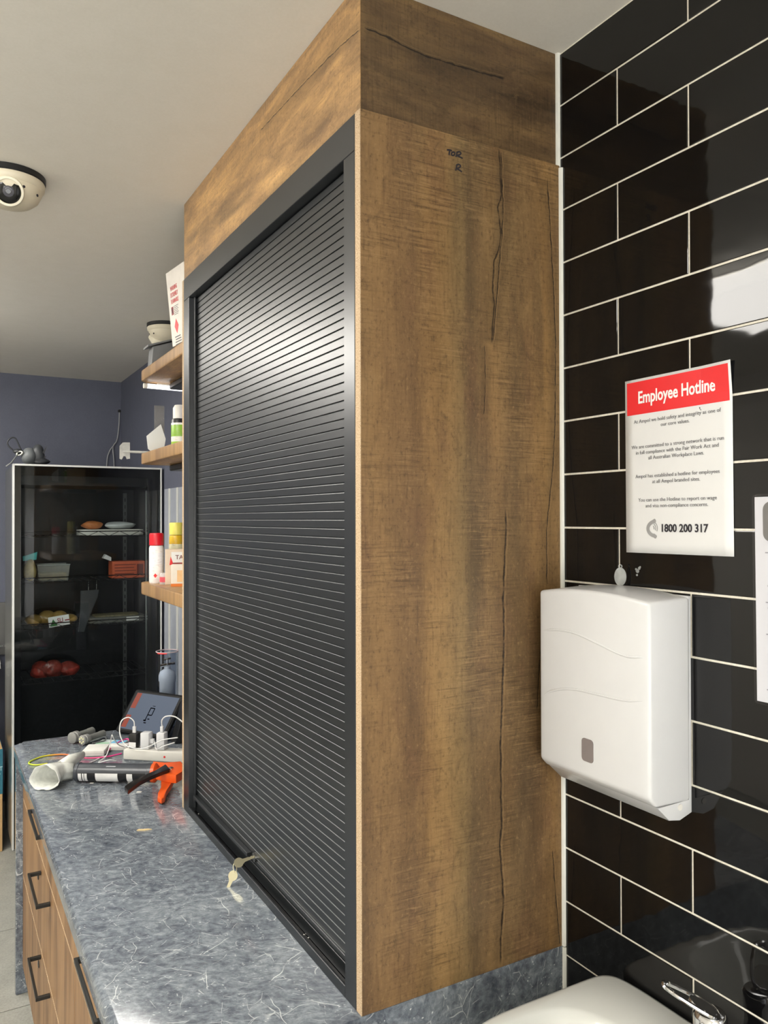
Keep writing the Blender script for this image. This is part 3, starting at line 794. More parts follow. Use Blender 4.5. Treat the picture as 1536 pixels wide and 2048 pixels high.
obj('body', lathe(B(), [(.027, 0), (.027, .006), (.023, .010), (.021, .03), (.0225, .055), (.024, .068), (.020, .074), (0, .075)], 24, Matrix.Translation(tp)), M_CHROME, tt, smooth=True)
tip = P(1327, 1968, 2, ZBN+.112); root = tp+Vector((0, -.012, .076))
ld = (tip-root); ll = ld.length; lx = ld.normalized(); side = lx.cross(Vector((0, 0, 1))).normalized()
lp = []
for k in range(28):
    a = 2*math.pi*k/28; c, s = math.cos(a), math.sin(a)
    u = .5+.5*math.copysign(abs(c)**.8, c); wdt = .0115+.0085*(1-u)
    lp.append(root+lx*(u*ll)+side*(wdt*math.copysign(abs(s)**.6, s)))
bm = B(); tube(bm, lp, .0034, 8, closed=True); obj('lever', bm, M_CHROME, tt, smooth=True)
bm = B(); mt = frame_mtx(root+lx*(ll*.24)+Vector((0, 0, -.002)), lx, side)
lathe(bm, [(0, .006), (.010, .005), (.0155, .002), (.0165, 0), (.0165, -.004), (0, -.004)], 20, mt @ Matrix.Diagonal((1.5, 1, 1, 1)))
obj('lever_cap', bm, M_CHROME, tt, smooth=True)
bm = B(); tube(bm, spline([tp+Vector((-.012, 0, .042)), tp+Vector((-.06, 0, .052)), tp+Vector((-.105, 0, .046)), tp+Vector((-.118, 0, .036))], 5), [.014]*6+[.0125]*6+[.012]*4, 14); obj('spout', bm, M_CHROME, tt, smooth=True)

# ================================================================ WALL SHELVES
XSH, YSH = .640, 2.932
SHZ = {'low': (CAMZ-.268, CAMZ-.226), 'mid': (CAMZ+.200, CAMZ+.238), 'top': (CAMZ+.500, CAMZ+.537)}
def shelf(k, label):
    za, zb = SHZ[k]; pts = [(W-.001, YFAR+.001), (XSH, YFAR+.001)]
    r = .035
    for i in range(7):
        a = math.radians(180-15*i); pts.append((XSH+r+r*math.cos(a), YSH-r+r*math.sin(a)))
    pts.append((W-.001, YSH))
    o = obj('wall_shelf', prism(B(), pts, zb-za, Matrix.Translation((0, 0, za)), .004), M_SHELF, smooth=True)
    return tag(o, label, 'shelf')
shelf('low', 'thick oak wall shelf carrying the red-capped spray can')
shelf('mid', 'thick oak wall shelf carrying the green-labelled bottle and clear plastic channel')
shelf('top', 'thick oak wall shelf under the flammable-goods carton')
for k, lab in (('mid', 'small black box fixed under the middle oak shelf'), ('top', 'small black box fixed under the top oak shelf')):
    za = SHZ[k][0]
    bm = B(); box(bm, .74, .92, 2.70, 2.90, za-.022, za-.0002, .004, 1)
    tag(obj('under_shelf_box', bm, M_BLK), lab, 'box')
# lit tube under the top shelf
a = P(282, 768, 2, CAMZ+.486); b = P(372, 781, 2, CAMZ+.486)
st = thing('tube_light', 'slim lit white tube light below the end of the top oak shelf', 'tube light', (a+b)/2)
za = SHZ['top'][0]
a = Vector((.662, 2.912, za-.0135)); b = Vector((.86, 2.925, za-.0135))
bm = B(); tube(bm, [a, b], .0085, 12); obj('tube', bm, emit('tube_glow', (250, 250, 255), 1.6), st, smooth=True)
bm = B(); tube(bm, [a-(b-a).normalized()*.012, a], .0095, 12); tube(bm, [b, b+(b-a).normalized()*.012], .0095, 12)
obj('end_caps', bm, M_WHITEP2, st, smooth=True)
obj('mount', box(B(), .70, .84, 2.914, 2.924, za-.006, za-.0002), M_WHITEP2, st)

# ---- things on the low shelf
def on(px, py, z): return P(px, py, 2, z)
ZL = SHZ['low'][1]
def can(px, py, r, h, label, bodym, capm, caph, z, cap_r=None, stripe=None, name='spray_can', pos=None):
    q = pos if pos is not None else on(px, py, z); t = thing(name, label, 'spray can', (q.x, q.y, z)); m0 = Matrix.Translation((q.x, q.y, z))
    bd = obj('body', lathe(B(), [(r*.92, 0), (r, .004), (r, h-caph-.010), (r*.9, h-caph-.002), (r*.55, h-caph), (0, h-caph)], 24, m0), bodym, t, smooth=True)
    cr = cap_r or r*.97
    obj('cap', lathe(B(), [(cr, h-caph), (cr, h-.006), (cr*.93, h-.001), (cr*.8, h), (0, h)], 24, m0), capm, t, smooth=True)
    return t, q, bd
def dia_mat(name, base, cols):
    """printed label: coloured bands by height, procedural"""
    t = NT(name); g = t.n('ShaderNodeTexCoord').outputs['Generated']; z = t.sep(g)[2]
    n = t.noise(t.scale(g, (3, 3, 26)), 1, 3)
    c = t.ramp(z, cols, 'CONSTANT')
    t.base(t.mix(t.math('MULTIPLY', t.smooth(n, .55, .62), .25), c, lin((150, 150, 160)))); t.rough(.35); return t.m
tcan, q, bd = can(313, 1166, .0255, .178, 'white spray can with a red cap standing on the low oak shelf', dia_mat('white_can_print', 0, [(0, (236, 234, 234)), (.5, (228, 230, 236)), (.8, (238, 236, 236))]), mat('red_cap', (214, 22, 40), .35), .043, ZL)
vdir = (Vector((0, 0, 0))-Vector((q.x, q.y, 0))).normalized()
md = frame_mtx(Vector((q.x, q.y, ZL+.028))+vdir*.0258+Vector((vdir.y, -vdir.x, 0))*.004, Vector((-vdir.y, vdir.x, 0)), (0, 0, 1))
obj('hazard_diamond', prism(B(), [(.0065, 0), (0, .008), (-.0065, 0), (0, -.008)], .0008, md), M_RED, bd)
can(343, 1158, .026, .215, 'yellow and white spray can with a yellow cap behind the red-capped can', dia_mat('yellow_can_print', 0, [(0, (236, 230, 180)), (.55, (240, 236, 200)), (.8, (228, 186, 40))]), mat('yellow_cap', (236, 226, 108), .35), .045, ZL, pos=Vector((.765, 2.895, 0)))
q = Vector((.800, 2.79, ZL))
t = thing('pump_bottle', 'pale grey bottle with a dark printed emblem beside the yellow can', 'bottle', q)
b_ = obj('body', lathe(B(), [(.03, 0), (.032, .006), (.032, .13), (.024, .155), (.014, .165), (.014, .178), (0, .178)], 24, Matrix.Translation(q)), mat('pale_grey_plastic', (190, 188, 182), .4), t, smooth=True)
vd = (-Vector((q.x, q.y, 0))).normalized(); mk2 = frame_mtx(Vector((q.x, q.y, ZL+.115))+vd*.0322, Vector((-vd.y, vd.x, 0)), (0, 0, 1))
obj('emblem', prism(B(), [(.012*math.cos(a), .012*math.sin(a)) for a in [2*math.pi*i/16 for i in range(16)]], .0008, mk2), mat('dark_green_print', (40, 60, 44), .5), b_)
# cartons
def carton(name, label, c, ex, w_, d_, h_, m, bev=.001, cat='box'):
    """upright carton with its base centre at c and its width along ex"""
    ex = Vector(ex).normalized(); ey = Vector((-ex.y, ex.x, 0)); t = thing(name, label, cat, c)
    mm = Matrix(((ex.x, ey.x, 0, c[0]), (ex.y, ey.y, 0, c[1]), (0, 0, 1, c[2]), (0, 0, 0, 1)))
    o = obj('carton_body', box(B(), -w_/2, w_/2, -d_/2, d_/2, 0, h_, bev, 1, mtx=mm), m, t)
    return t, o, mm
# the white carton lettered TAL
pa = on(331, 1176, ZL)
M_CREAM = mat('cream_card', (226, 206, 184), .55)
t, o, mm = carton('lettered_carton', 'cream carton with a white flap lettered TAL on the low oak shelf', (.735, 2.765, ZL), (.97, -.24, 0), .085, .06, .122, M_CREAM)
fm = mm @ frame_mtx((0, -.0302, 0), (1, 0, 0), (0, 0, 1))
obj('label_panel', sheet(fm, -.022, .0425, .068, .113), M_WPRINT, o)
obj('print_band', sheet(fm @ Matrix.Translation((0, 0, .0004)), -.018, .0425, .070, .076), mat('maroon_print', (150, 44, 36), .5), o)
obj('print_mark', prism(B(), [(-.028, .068), (-.014, .068), (-.024, .098)], .0006, fm), M_RED, o)
text('lettering', 'TAL', .021, mat('maroon_letter', (120, 60, 56), .5), fm @ Matrix.Translation((.010, .094, .0006)), o, .0002)
t, o, mm = carton('small_carton', 'small white and orange carton in front of the lettered carton on the low shelf', (.715, 2.665, ZL), (.93, -.36, 0), .052, .04, .074, mat('white_card', (236, 228, 214), .5))
fm = mm @ frame_mtx((0, -.0202, 0), (1, 0, 0), (0, 0, 1)); M_ORP = mat('orange_print', (232, 128, 44), .5)
obj('print_band', sheet(fm, -.026, .026, .0005, .010), M_ORP, o)
obj('print_panel', sheet(fm, -.006, .024, .016, .055), mat('peach_print', (240, 196, 140), .5), o)
gm = mm @ frame_mtx((-.0262, 0, 0), (0, -1, 0), (0, 0, 1))
obj('print_band', sheet(gm, -.02, .02, .0005, .010), M_ORP, o); obj('print_dot', prism(B(), [(.008*math.cos(i*.5236), .034+.008*math.sin(i*.5236)) for i in range(12)], .0004, gm), M_ORP, o)
q = on(326, 1172, ZL)
t = thing('clear_jar', 'small clear jar with red and white label behind the small carton', 'jar', (.690, 2.77, ZL))
o = obj('jar_body', lathe(B(), [(.015, 0), (.016, .003), (.016, .036), (.013, .04), (0, .04)], 18, Matrix.Translation((.690, 2.77, ZL))), frosted('jar_plastic', (238, 232, 232), .6), t, smooth=True)
obj('label_band', lathe(B(), [(.0163, .008), (.0163, .026)], 18, Matrix.Translation((.690, 2.77, ZL)), caps=False), mat('pink_print', (206, 80, 92), .5), o, smooth=True)
t = thing('yellow_carton', 'bright yellow carton beside the small orange carton', 'box', (.765, 2.64, ZL))
obj('carton_body', box(B(), .748, .80, 2.62, 2.67, ZL, ZL+.066, .001, 1), mat('yellow_card', (232, 190, 40), .5), t)

# ---- things on the middle shelf
ZM = SHZ['mid'][1]
def bottle(name, label, q, r, h, caph, bm_, cm, cat='bottle'):
    t = thing(name, label, cat, q); m0 = Matrix.Translation(q)
    o = obj('body', lathe(B(), [(r*.9, 0), (r, .005), (r, h*.62), (r*.8, h*.72), (r*.5, h-caph), (0, h-caph)], 24, m0), bm_, t, smooth=True)
    obj('cap', lathe(B(), [(r*.62, h-caph-.002), (r*.62, h-.004), (r*.5, h), (0, h)], 20, m0), cm, t, smooth=True)
    return t, o
q = Vector((.735, 2.735, ZM))
t = thing('cleaner_bottle', 'white bottle with a lime green and black label on the middle oak shelf', 'bottle', q)
o = obj('body', lathe(B(), [(.028, 0), (.030, .005), (.030, .105), (.027, .112), (0, .112)], 24, Matrix.Translation(q)), dia_mat('green_label', 0, [(0, (236, 238, 230)), (.08, (160, 200, 70)), (.28, (238, 240, 232)), (.44, (140, 186, 60)), (.80, (238, 240, 232)), (.86, (34, 34, 34))]), t, smooth=True)
obj('cap', lathe(B(), [(.024, .112), (.024, .150), (.018, .160), (0, .160)], 24, Matrix.Translation(q)), M_WHITEP2, t, smooth=True)
q = Vector((.775, 2.66, ZM))
t = thing('purple_pack', 'purple and white packet standing behind the green-labelled bottle', 'packet', q)
o = obj('pack', box(B(), q.x-.035, q.x+.035, q.y-.03, q.y+.03, ZM, ZM+.19, .004, 2), mat('white_pack', (228, 226, 232), .4), t)
obj('print_panel', box(B(), q.x-.0356, q.x+.0356, q.y-.0306, q.y+.0306, ZM+.10, ZM+.172), mat('purple_print', (84, 56, 168), .45), o)
q = Vector((.72, 2.80, ZM))
t, o, mm = carton('kraft_carton', 'small tan carton behind the green-labelled bottle', (.80, 2.86, ZM), (1, .05, 0), .11, .05, .10, mat('tan_card', (196, 166, 122), .6))
# white folded card and clear upright sheet
c = on(318, 908, ZM)
o = obj('folded_card', prism(B(), [(0, 0), (.034, .010), (.040, .045), (.026, .092), (-.018, .052), (-.014, .012)], .0012, frame_mtx((.668, 2.850, ZM+.0006), (.98, -.12, 0), (.05, .12, 1)) @ Matrix.Diagonal((1.15, 1.15, 1, 1))), M_PAPER)
tag(o, 'white folded card leaning on the middle oak shelf', 'card')
o = obj('acrylic_sheet', box(B(), .686, .722, 2.900, 2.903, ZM, ZM+.178, mtx=None), frosted('grey_acrylic', (150, 150, 150), .55))
tag(o, 'grey translucent acrylic sheet standing on the middle oak shelf', 'sheet')
# clear plastic channel with a shaped end plate sticking out past the shelf
s0_ = P(300, 903, 2, ZM+.02); e0 = P(244, 899, 0, .63)
M_CLR = frosted('clear_channel_plastic', (214, 214, 208), .42)
far = Vector((.72, 2.86, ZM+.006)); out = Vector((.600, 2.985, ZM+.016))
t = thing('plastic_channel', 'clear plastic channel with a notched end plate sticking out over the shelf end', 'channel', far)
ax = (out-far).normalized(); sd = ax.cross(Vector((0, 0, 1))).normalized()
mc = frame_mtx(far, ax, sd); Lc = (out-far).length
bm = B(); box(bm, 0, Lc, -.012, .012, 0, .0022, mtx=mc); obj('web', bm, M_CLR, t)
for s_ in (-1, 1):
    bm = B(); tube(bm, [mc @ Vector((0, s_*.011, .004)), mc @ Vector((Lc, s_*.011, .004))], .004, 8); obj('rail', bm, M_CLR, t, smooth=True)
mc2 = frame_mtx(out, Vector((.9, -.43, 0)), (0, 0, 1))
bm = prism(B(), [(-.020, -.030), (-.012, -.034), (-.006, -.020), (.002, -.020), (.006, -.032), (.018, -.030), (.018, .030), (-.008, .030), (-.020, .016)], .003, mc2, .0008)
obj('end_plate', bm, M_CLR, t)

# ---- things on the top shelf
ZO = SHZ['top'][1]
cw = P(348, 700, 2, ZO)
t = thing('flammable_carton', 'white carton with red flammable warning print leaning on the top oak shelf', 'carton', (.76, 2.60, ZO))
c00 = P(346, 702, 2, ZO+.001); c01 = P(330, 566, 1, c00.y+.01); c11 = P(367, 541, 2, c01.z)
fx = Vector((c11.x-c01.x, c11.y-c01.y, 0)).normalized(); upv = (c01-c00).normalized(); print('carton', c00, c01, fx)
mb = frame_mtx(c00, fx, upv)      # x along the face, y up the face, z towards the viewer
def mbT(z): return mb @ Matrix.Translation((0, 0, z))
o = obj('carton_body', box(B(), 0, .15, 0, .232, -.10, 0, .001, 1, mtx=mb @ Matrix.Translation((0, .0122, 0)) ), mat('white_carton', (228, 222, 214), .55), t)
obj('open_flap', box(B(), .0, .14, .2325, .2345, -.098, -.01, mtx=mb @ Matrix.Translation((0, .0122, 0))), M_BLK, o)
for i, s in enumerate(('WARNING', 'EXTREMELY', 'FLAMMABLE')):
    text('warning_text', s, .0185, mat('faded_red_print', (206, 92, 92), .5), mbT(.0004) @ Matrix.Translation((.054, .188-.020*i, 0)), o, .0004, .62)
obj('hazard_square', sheet(mbT(.0003), .020, .036, .108, .133), mat('dark_red_print', (150, 32, 40), .5), o)
obj('cross_mark', prism(B(), [(.023, .111), (.028, .119), (.033, .111), (.0345, .113), (.030, .1205), (.0345, .128), (.033, .130), (.028, .122), (.023, .130), (.0215, .128), (.026, .1205), (.0215, .113)], .0003, mbT(.0008)), M_INK, o)
for i in range(6): obj('print_line', sheet(mbT(.0003), .040, .078-.006*(i % 2), .131-.0052*i, .1325-.0052*i), M_GREYINK, o)
obj('hazard_diamond', prism(B(), [(.050, .047), (.066, .070), (.050, .093), (.034, .070)], .0003, mbT(.0003)), M_RED, o)
for i, (x0_, x1_) in enumerate(((.03, .075), (.034, .078), (.03, .08), (.03, .08))): obj('print_line', sheet(mbT(.0003), x0_, x1_, .036-.008*i, .039-.008*i), M_GREYINK, o)
# grey tapered tub behind it
q = Vector((.705, 2.865, ZO))
t = thing('grey_scoop', 'grey plastic tub with a slanted lip on the top oak shelf', 'tub', q)
bm = B(); prism(bm, [(-.046, 0), (.05, 0), (.055, .112), (-.040, .079)], .06, frame_mtx((q.x, q.y+.03, ZO), (1, 0, 0), (0, 0, 1)), .003)
M_GPL = mat('mid_grey_plastic', (120, 122, 124), .5)
obj('tub_body', bm, M_GPL, t)
bm = B(); prism(bm, [(-.058, .076), (.060, .118), (.060, .123), (-.058, .083)], .072, frame_mtx((q.x, q.y+.036, ZO), (1, 0, 0), (0, 0, 1)), .001); obj('slanted_lip', bm, M_GPL, t)

# ================================================================ SECURITY CAMERAS
M_CAMW = mat('cream_camera_shell', (222, 214, 192), .4, var=.02)
def dome(c, look, label, r=.088):
    t = thing('dome_camera', label, 'security camera', (c.x, c.y, ZC), 'ceiling dome cameras'); c = Vector((c.x, c.y, ZC)); flip = Matrix.Translation(c) @ Matrix.Diagonal((1, 1, -1, 1))
    obj('base_ring', lathe(B(), [(r, .0), (r, .013), (r*.97, .016), (0, .016)], 40, flip), M_BLK, t, smooth=True)
    sh = obj('shell', lathe(B(), [(r*.97, .016), (r*.985, .019), (r*.965, .030), (r*.90, .035), (r*.885, .044), (r*.80, .060), (r*.62, .073), (r*.38, .080), (0, .083)], 40, flip), M_CAMW, t, smooth=True)
    ld_ = Vector(look).normalized(); up_ = Vector((0, 0, 1))
    eye = c+Vector((0, 0, -.040))+ld_*(r*.66)
    xx = up_.cross(ld_).normalized(); me_ = frame_mtx(eye, xx, ld_.cross(xx))
    obj('lens_ring', lathe(B(), [(.036, -.03), (.0375, .010), (.0355, .0175), (.030, .0185), (.0295, .013), (.0295, -.01)], 32, me_, caps=False), mat('ivory_ring', (238, 232, 212), .35, var=.02), t, smooth=True)
    g = obj('lens_glass', lathe(B(), [(.0295, .006), (.0295, .012), (.024, .0145), (0, .0155)], 32, me_), M_BLKG, t, smooth=True)
    obj('lens', lathe(B(), [(.0135, .0145), (.0135, .0175), (.010, .0185), (0, .0185)], 24, me_), mat('lens_grey', (70, 70, 78), .15), g, smooth=True)
    obj('lens_pupil', lathe(B(), [(.007, .0186), (.006, .0195), (0, .0195)], 16, me_), M_BLKG, g, smooth=True)
    for ang in (28, 62):
        a = math.atan2(look[1], look[0])+math.radians(ang); d = Vector((math.cos(a), math.sin(a), 0))
        bm = lathe(B(), [(.0035, 0), (.0035, .002), (0, .002)], 10, frame_mtx(c+Vector((0, 0, -.048-.006*(ang > 40)))+d*(r*.855), Vector((-d.y, d.x, 0)), (0, 0, 1)))
        obj('screw', bm, M_INK, sh, smooth=True)
c1 = P(19, 352, 2, ZC)
dome(c1, (-.10, -.93, -.36), 'cream dome security camera with a dark lens on the bare ceiling by the cupboard')
c2 = P(333, 650, 2, ZC)
dome(c2, (-.6, .4, -.5), 'cream dome security camera on the ceiling above the top oak shelf')

# ================================================================ WORKTOP CLUTTER
def ct(px, py, h=0.0): return P(px, py, 2, ZK+h)
Zv = Vector((0, 0, 1))
# --- caulking gun lying on the worktop
tl, tr_ = ct(153, 1563), ct(305, 1565); ga = (tr_-tl).normalized(); gp = Vector((ga.y, -ga.x, 0))
if gp.dot(Vector((-.2, -1, 0))) < 0: gp = -gp
gr = .0275; gl = (tr_-tl).length
go = tl+Vector((0, 0, gr+.0025)); 
def G(a, p, z=0.0): return go+ga*a+gp*p+Zv*z
gun = thing('caulking_gun', 'black barrel caulking gun with orange handle lying on the marble worktop', 'caulking gun', (go.x, go.y, ZK))
mg = frame_mtx(go, gp, Zv)   # z axis = gp x Z
if mg.to_3x3().col[2].dot(ga) < 0: mg = frame_mtx(go, -gp, Zv)
M_BARREL = mat('dark_grey_barrel', (62, 66, 72), .3, var=.1)
brl = obj('barrel', lathe(B(), [(gr*.95, 0), (gr, .002), (gr*1.06, .003), (gr*1.06, .011), (gr, .012), (gr, gl-.012), (gr*1.05, gl-.011), (gr*1.05, gl), (gr*.6, gl), (0, gl)], 32, mg), M_BARREL, gun, smooth=True)
def patch(name, a0, a1, t0, t1, m, rr=1.008):
    """curved sticker on the barrel between angles t0..t1 measured from the side facing gp, up positive"""
    bm = B(); n = 8; v0 = []; v1 = []
    for i in range(n+1):
        t = math.radians(t0+(t1-t0)*i/n); d = gp*math.cos(t)+Zv*math.sin(t)
        v0.append(bm.verts.new(go+ga*a0+d*gr*rr)); v1.append(bm.verts.new(go+ga*a1+d*gr*rr))
    for i in range(n): bm.faces.new((v0[i], v1[i], v1[i+1], v0[i+1]))
    o = obj(name, bm, m, brl, smooth='all'); return o
M_STK = mat('white_sticker', (222, 222, 220), .5); M_BAND = mat('black_band', (24, 25, 28), .35)
patch('black_band', .014, gl-.014, -62, 12, M_BAND, 1.004)
for a0, a1 in ((.016, .026), (.029, .034), (.036, .044)): patch('sticker', a0, a1, -55, 8, M_STK, 1.012)
patch('sticker', .070, .140, -58, 10, M_STK, 1.012)
patch('sticker', .168, .186, -58, 8, M_STK, 1.012)
patch('print_mark', .100, .130, 52, 60, mat('light_grey_print', (150, 152, 156), .5), 1.012)
# orange collar, frame and handle
obj('collar', lathe(B(), [(gr*1.06, gl), (gr*1.06, gl+.010), (gr*.75, gl+.018), (0, gl+.020)], 24, mg), M_ORANGE, gun, smooth=True)
mh = frame_mtx(go, ga, gp)      # x along barrel, y towards the viewer, z = ga x gp (down or up)
def flat(name, poly, z0_, z1_, m, bev=.002, parent=gun):
    """outline in (along, towards viewer) lying flat at heights z0..z1 above the worktop"""
    bm = prism(B(), poly, z1_-z0_, None, bev)
    for v in bm.verts: v.co = Vector((go.x, go.y, ZK+z0_))+ga*v.co.x+gp*v.co.y+Zv*v.co.z
    return obj(name, bm, m, parent, smooth=True)
def A(pts, h):
    o_ = []
    for x_, y_ in pts:
        q_ = ct(x_, y_, h)-Vector((go.x, go.y, ZK)); o_.append((q_.dot(ga), q_.dot(gp)))
    return o_
flat('body', A([(306, 1530), (330, 1533), (362, 1530), (372, 1546), (352, 1558), (333, 1556), (312, 1550)], .034), .020, .046, M_ORANGE)
flat('grip', A([(331, 1548), (354, 1551), (345, 1564), (339, 1570), (333, 1583), (330, 1596), (323, 1600), (315, 1596), (316, 1589), (322, 1577), (322, 1562)], .016), .003, .0195, M_ORANGE, .004)
flat('trigger', A([(331, 1536), (339, 1545), (302, 1560), (280, 1571), (256, 1590), (249, 1581), (264, 1570), (287, 1559), (311, 1549)], .046), .0465, .058, mat('black_trigger', (28, 26, 25), .25), .001)
for a_, p_ in ((.062, .012), (.120, .020)):
    bm = lathe(B(), [(.008, 0), (.008, .004), (.005, .006), (0, .006)], 12, Matrix.Translation(G(gl+a_, p_)-Vector((0, 0, gr+.0025))+Vector((0, 0, .0462)))); obj('bolt', bm, M_CHROME, gun, smooth=True)
bm = B(); tube(bm, [G(gl+.02, 0, .006), G(gl+.24, 0, .006)], .004, 10); obj('push_rod', bm, M_STEEL, gun, smooth=True)
flat('thumb_plate', [(gl+.130, .000), (gl+.150, -.004), (gl+.152, .034), (gl+.138, .040)], .012, .034, M_CHROME, .001)

# --- crumpled white plastic sleeve at the end of the barrel
t = thing('plastic_sleeve', 'crumpled translucent white plastic sleeve lying at the end of the caulking gun', 'sleeve', ct(110, 1575))
M_SLV = frosted('milky_sleeve', (244, 246, 238), .93)
def sleeve(pts, radii, seed, nring=28, ydir=1.0):
    rnd = random.Random(seed); ph = [rnd.uniform(0, 6.28) for _ in range(6)]
    bm = B(); rings = []
    for i, (p, r) in enumerate(zip(pts, radii)):
        p = Vector(p); d = (Vector(pts[min(i+1, len(pts)-1)])-Vector(pts[max(i-1, 0)])).normalized()
        u = Zv.cross(d).normalized(); v = d.cross(u); rg = []
        for k in range(nring):
            a = 2*math.pi*k/nring
            rr = r*(1+.10*math.sin(2*a+ph[0]+i*.5)+.07*math.sin(3*a+ph[1]-i*.7)+.04*math.sin(7*a+ph[2]+i))
            q = p+u*(math.cos(a)*rr)+v*(math.sin(a)*rr); q.z = max(q.z, ZK+.001); rg.append(bm.verts.new(q))
        rings.append(rg)
    for a, b in zip(rings, rings[1:]):
        for k in range(nring): bm.faces.new((a[k], a[(k+1) % nring], b[(k+1) % nring], b[k]))
    return bm
def solid(o, th): 
    s_ = o.modifiers.new('thick', 'SOLIDIFY'); s_.thickness = th; s_.offset = 0; return o
pp = [Vector((q_.x, q_.y, ZK+h_)) for q_, h_ in ((ct(88, 1581), .037), (ct(98, 1574), .036), (ct(112, 1566), .033), (ct(128, 1561), .030), (ct(146, 1559), .028))]
solid(obj('mouth', sleeve(pp, [.041, .035, .031, .028, .024], 3), M_SLV, t, smooth='all'), .0012)
p2 = ct(120, 1552); p3 = ct(166, 1512, .035)
pp = [Vector((p2.x, p2.y, ZK+.022)), Vector((p2.x, p2.y, ZK+.03))*.6+Vector((p3.x, p3.y, ZK+.036))*.4, Vector((p3.x, p3.y, ZK+.040))]
solid(obj('torn_end', sleeve(pp, [.026, .024, .010], 9, 20), M_SLV, t, smooth='all'), .0012)

# --- power board with plugs, adapters and cables
pb0, pb1 = ct(246, 1519), ct(362, 1526); pa_ = (pb1-pb0).normalized(); pq = Vector((-pa_.y, pa_.x, 0))
if pq.y < 0: pq = -pq
mpb = Matrix(((pa_.x, pq.x, 0, pb0.x), (pa_.y, pq.y, 0, pb0.y), (0, 0, 1, ZK), (0, 0, 0, 1)))
pbt = thing('power_board', 'white multi-socket power board with a red switch light on the worktop', 'power board', pb0)
o = obj('board_body', box(B(), 0, .33, 0, .052, 0, .034, .004, 2, mtx=mpb), M_WHITEP2, pbt, smooth=True)
obj('indicator', lathe(B(), [(.0035, 0), (.0035, .001), (0, .001)], 12, mpb @ frame_mtx((.152, -.0002, .017), (1, 0, 0), (0, 0, 1))), M_RED, o)
def cable(name, label, pts, r, m, group=None):
    bm = B(); tube(bm, spline(pts, 8), r, 8); return tag(obj(name, bm, m, smooth='all'), label, 'cable', group)
def adapter(label, u, m, w_=.030, d_=.03, h_=.05, extra=None, name='charger'):
    c = mpb @ Vector((u, .026, .0345)); t = thing(name, label, 'charger', c)
    mm = Matrix(((pa_.x, pq.x, 0, c.x), (pa_.y, pq.y, 0, c.y), (0, 0, 1, c.z), (0, 0, 0, 1)))
    bo = obj('housing', box(B(), -w_/2, w_/2, -d_/2, d_/2, 0, h_, .004, 2, mtx=mm), m, t, smooth=True)
    if extra: extra(t, mm, bo)
    return t, mm
M_BLKP = mat('matt_black_plug', (34, 33, 32), .45)
def ex1(t, mm, bo):
    obj('white_label', box(B(), -.013, .013, -.0155, -.0150, .006, .022, mtx=mm), M_WPRINT, bo)
    obj('plug_head', box(B(), -.006, .006, -.004, .004, .0505, .073, .002, 2, mtx=mm), M_WHITEP, t)
adapter('black phone charger with a white label on the power board', .028, M_BLKP, .028, .03, .050, ex1)
def ex2(t, mm, bo): obj('plug_stub', box(B(), .0155, .028, -.006, .006, .018, .034, .002, 2, mtx=mm), M_WHITEP, t)
adapter('white square charger with a cable at its side on the power board', .073, M_WHITEP, .032, .032, .056, ex2)
def ex3(t, mm, bo): obj('plug_head', box(B(), -.0055, .0055, -.005, .005, .0585, .078, .002, 2, mtx=mm), M_WHITEP, t)
adapter('white plug with an upright cable on the power board beside the cupboard', .130, M_WHITEP, .030, .030, .058, ex3)
M_CW = mat('white_cable', (230, 230, 228), .4)
U = lambda u, v, z: mpb @ Vector((u, v, z))
hz = .0345
cable('charging_cable', 'white charging cable looping up from the black charger', [U(.028, .026, hz+.074), U(.026, .024, hz+.092), U(.008, .02, hz+.104), U(-.012, .01, hz+.092), U(-.012, .0, hz+.055), U(.010, -.010, hz+.022), U(.04, -.014, hz+.012), U(.075, -.014, hz+.010), U(.105, -.012, hz+.020), U(.150, -.01, hz+.042), U(.20, 0, hz+.05)], .0019, M_CW)
cable('charging_cable', 'white charging cable curving over from the tall plug behind the cupboard', [U(.130, .026, hz+.079), U(.132, .022, hz+.10), U(.150, .02, hz+.114), U(.185, .02, hz+.112), U(.23, .02, hz+.08)], .0022, M_CW)
cable('charging_cable', 'white charging cable from the square charger past the tall plug', [U(.101, .026, hz+.026), U(.112, .010, hz+.022), U(.125, -.004, hz+.008), U(.150, -.006, hz+.020), U(.19, -.004, hz+.034)], .0017, M_CW)
e_ = ct(205, 1522)
cable('charging_cable', 'white charging cable standing in a tall peak left of the chargers', [ct(232, 1522, .002), ct(219, 1520, .010), ct(197, 1525, .003), ct(212, 1512, .010), ct(220, 1490, .030), ct(222, 1478, .055), ct(224, 1470, .083), ct(228, 1478, .065), ct(238, 1490, .030), ct(250, 1494, .010)], .0018, M_CW)
cable('charging_cable', 'short white cable lying behind the caulking gun barrel', [ct(178, 1526, .002), ct(190, 1521, .002), ct(204, 1514, .002), ct(214, 1512, .003)], .0018, M_CW)
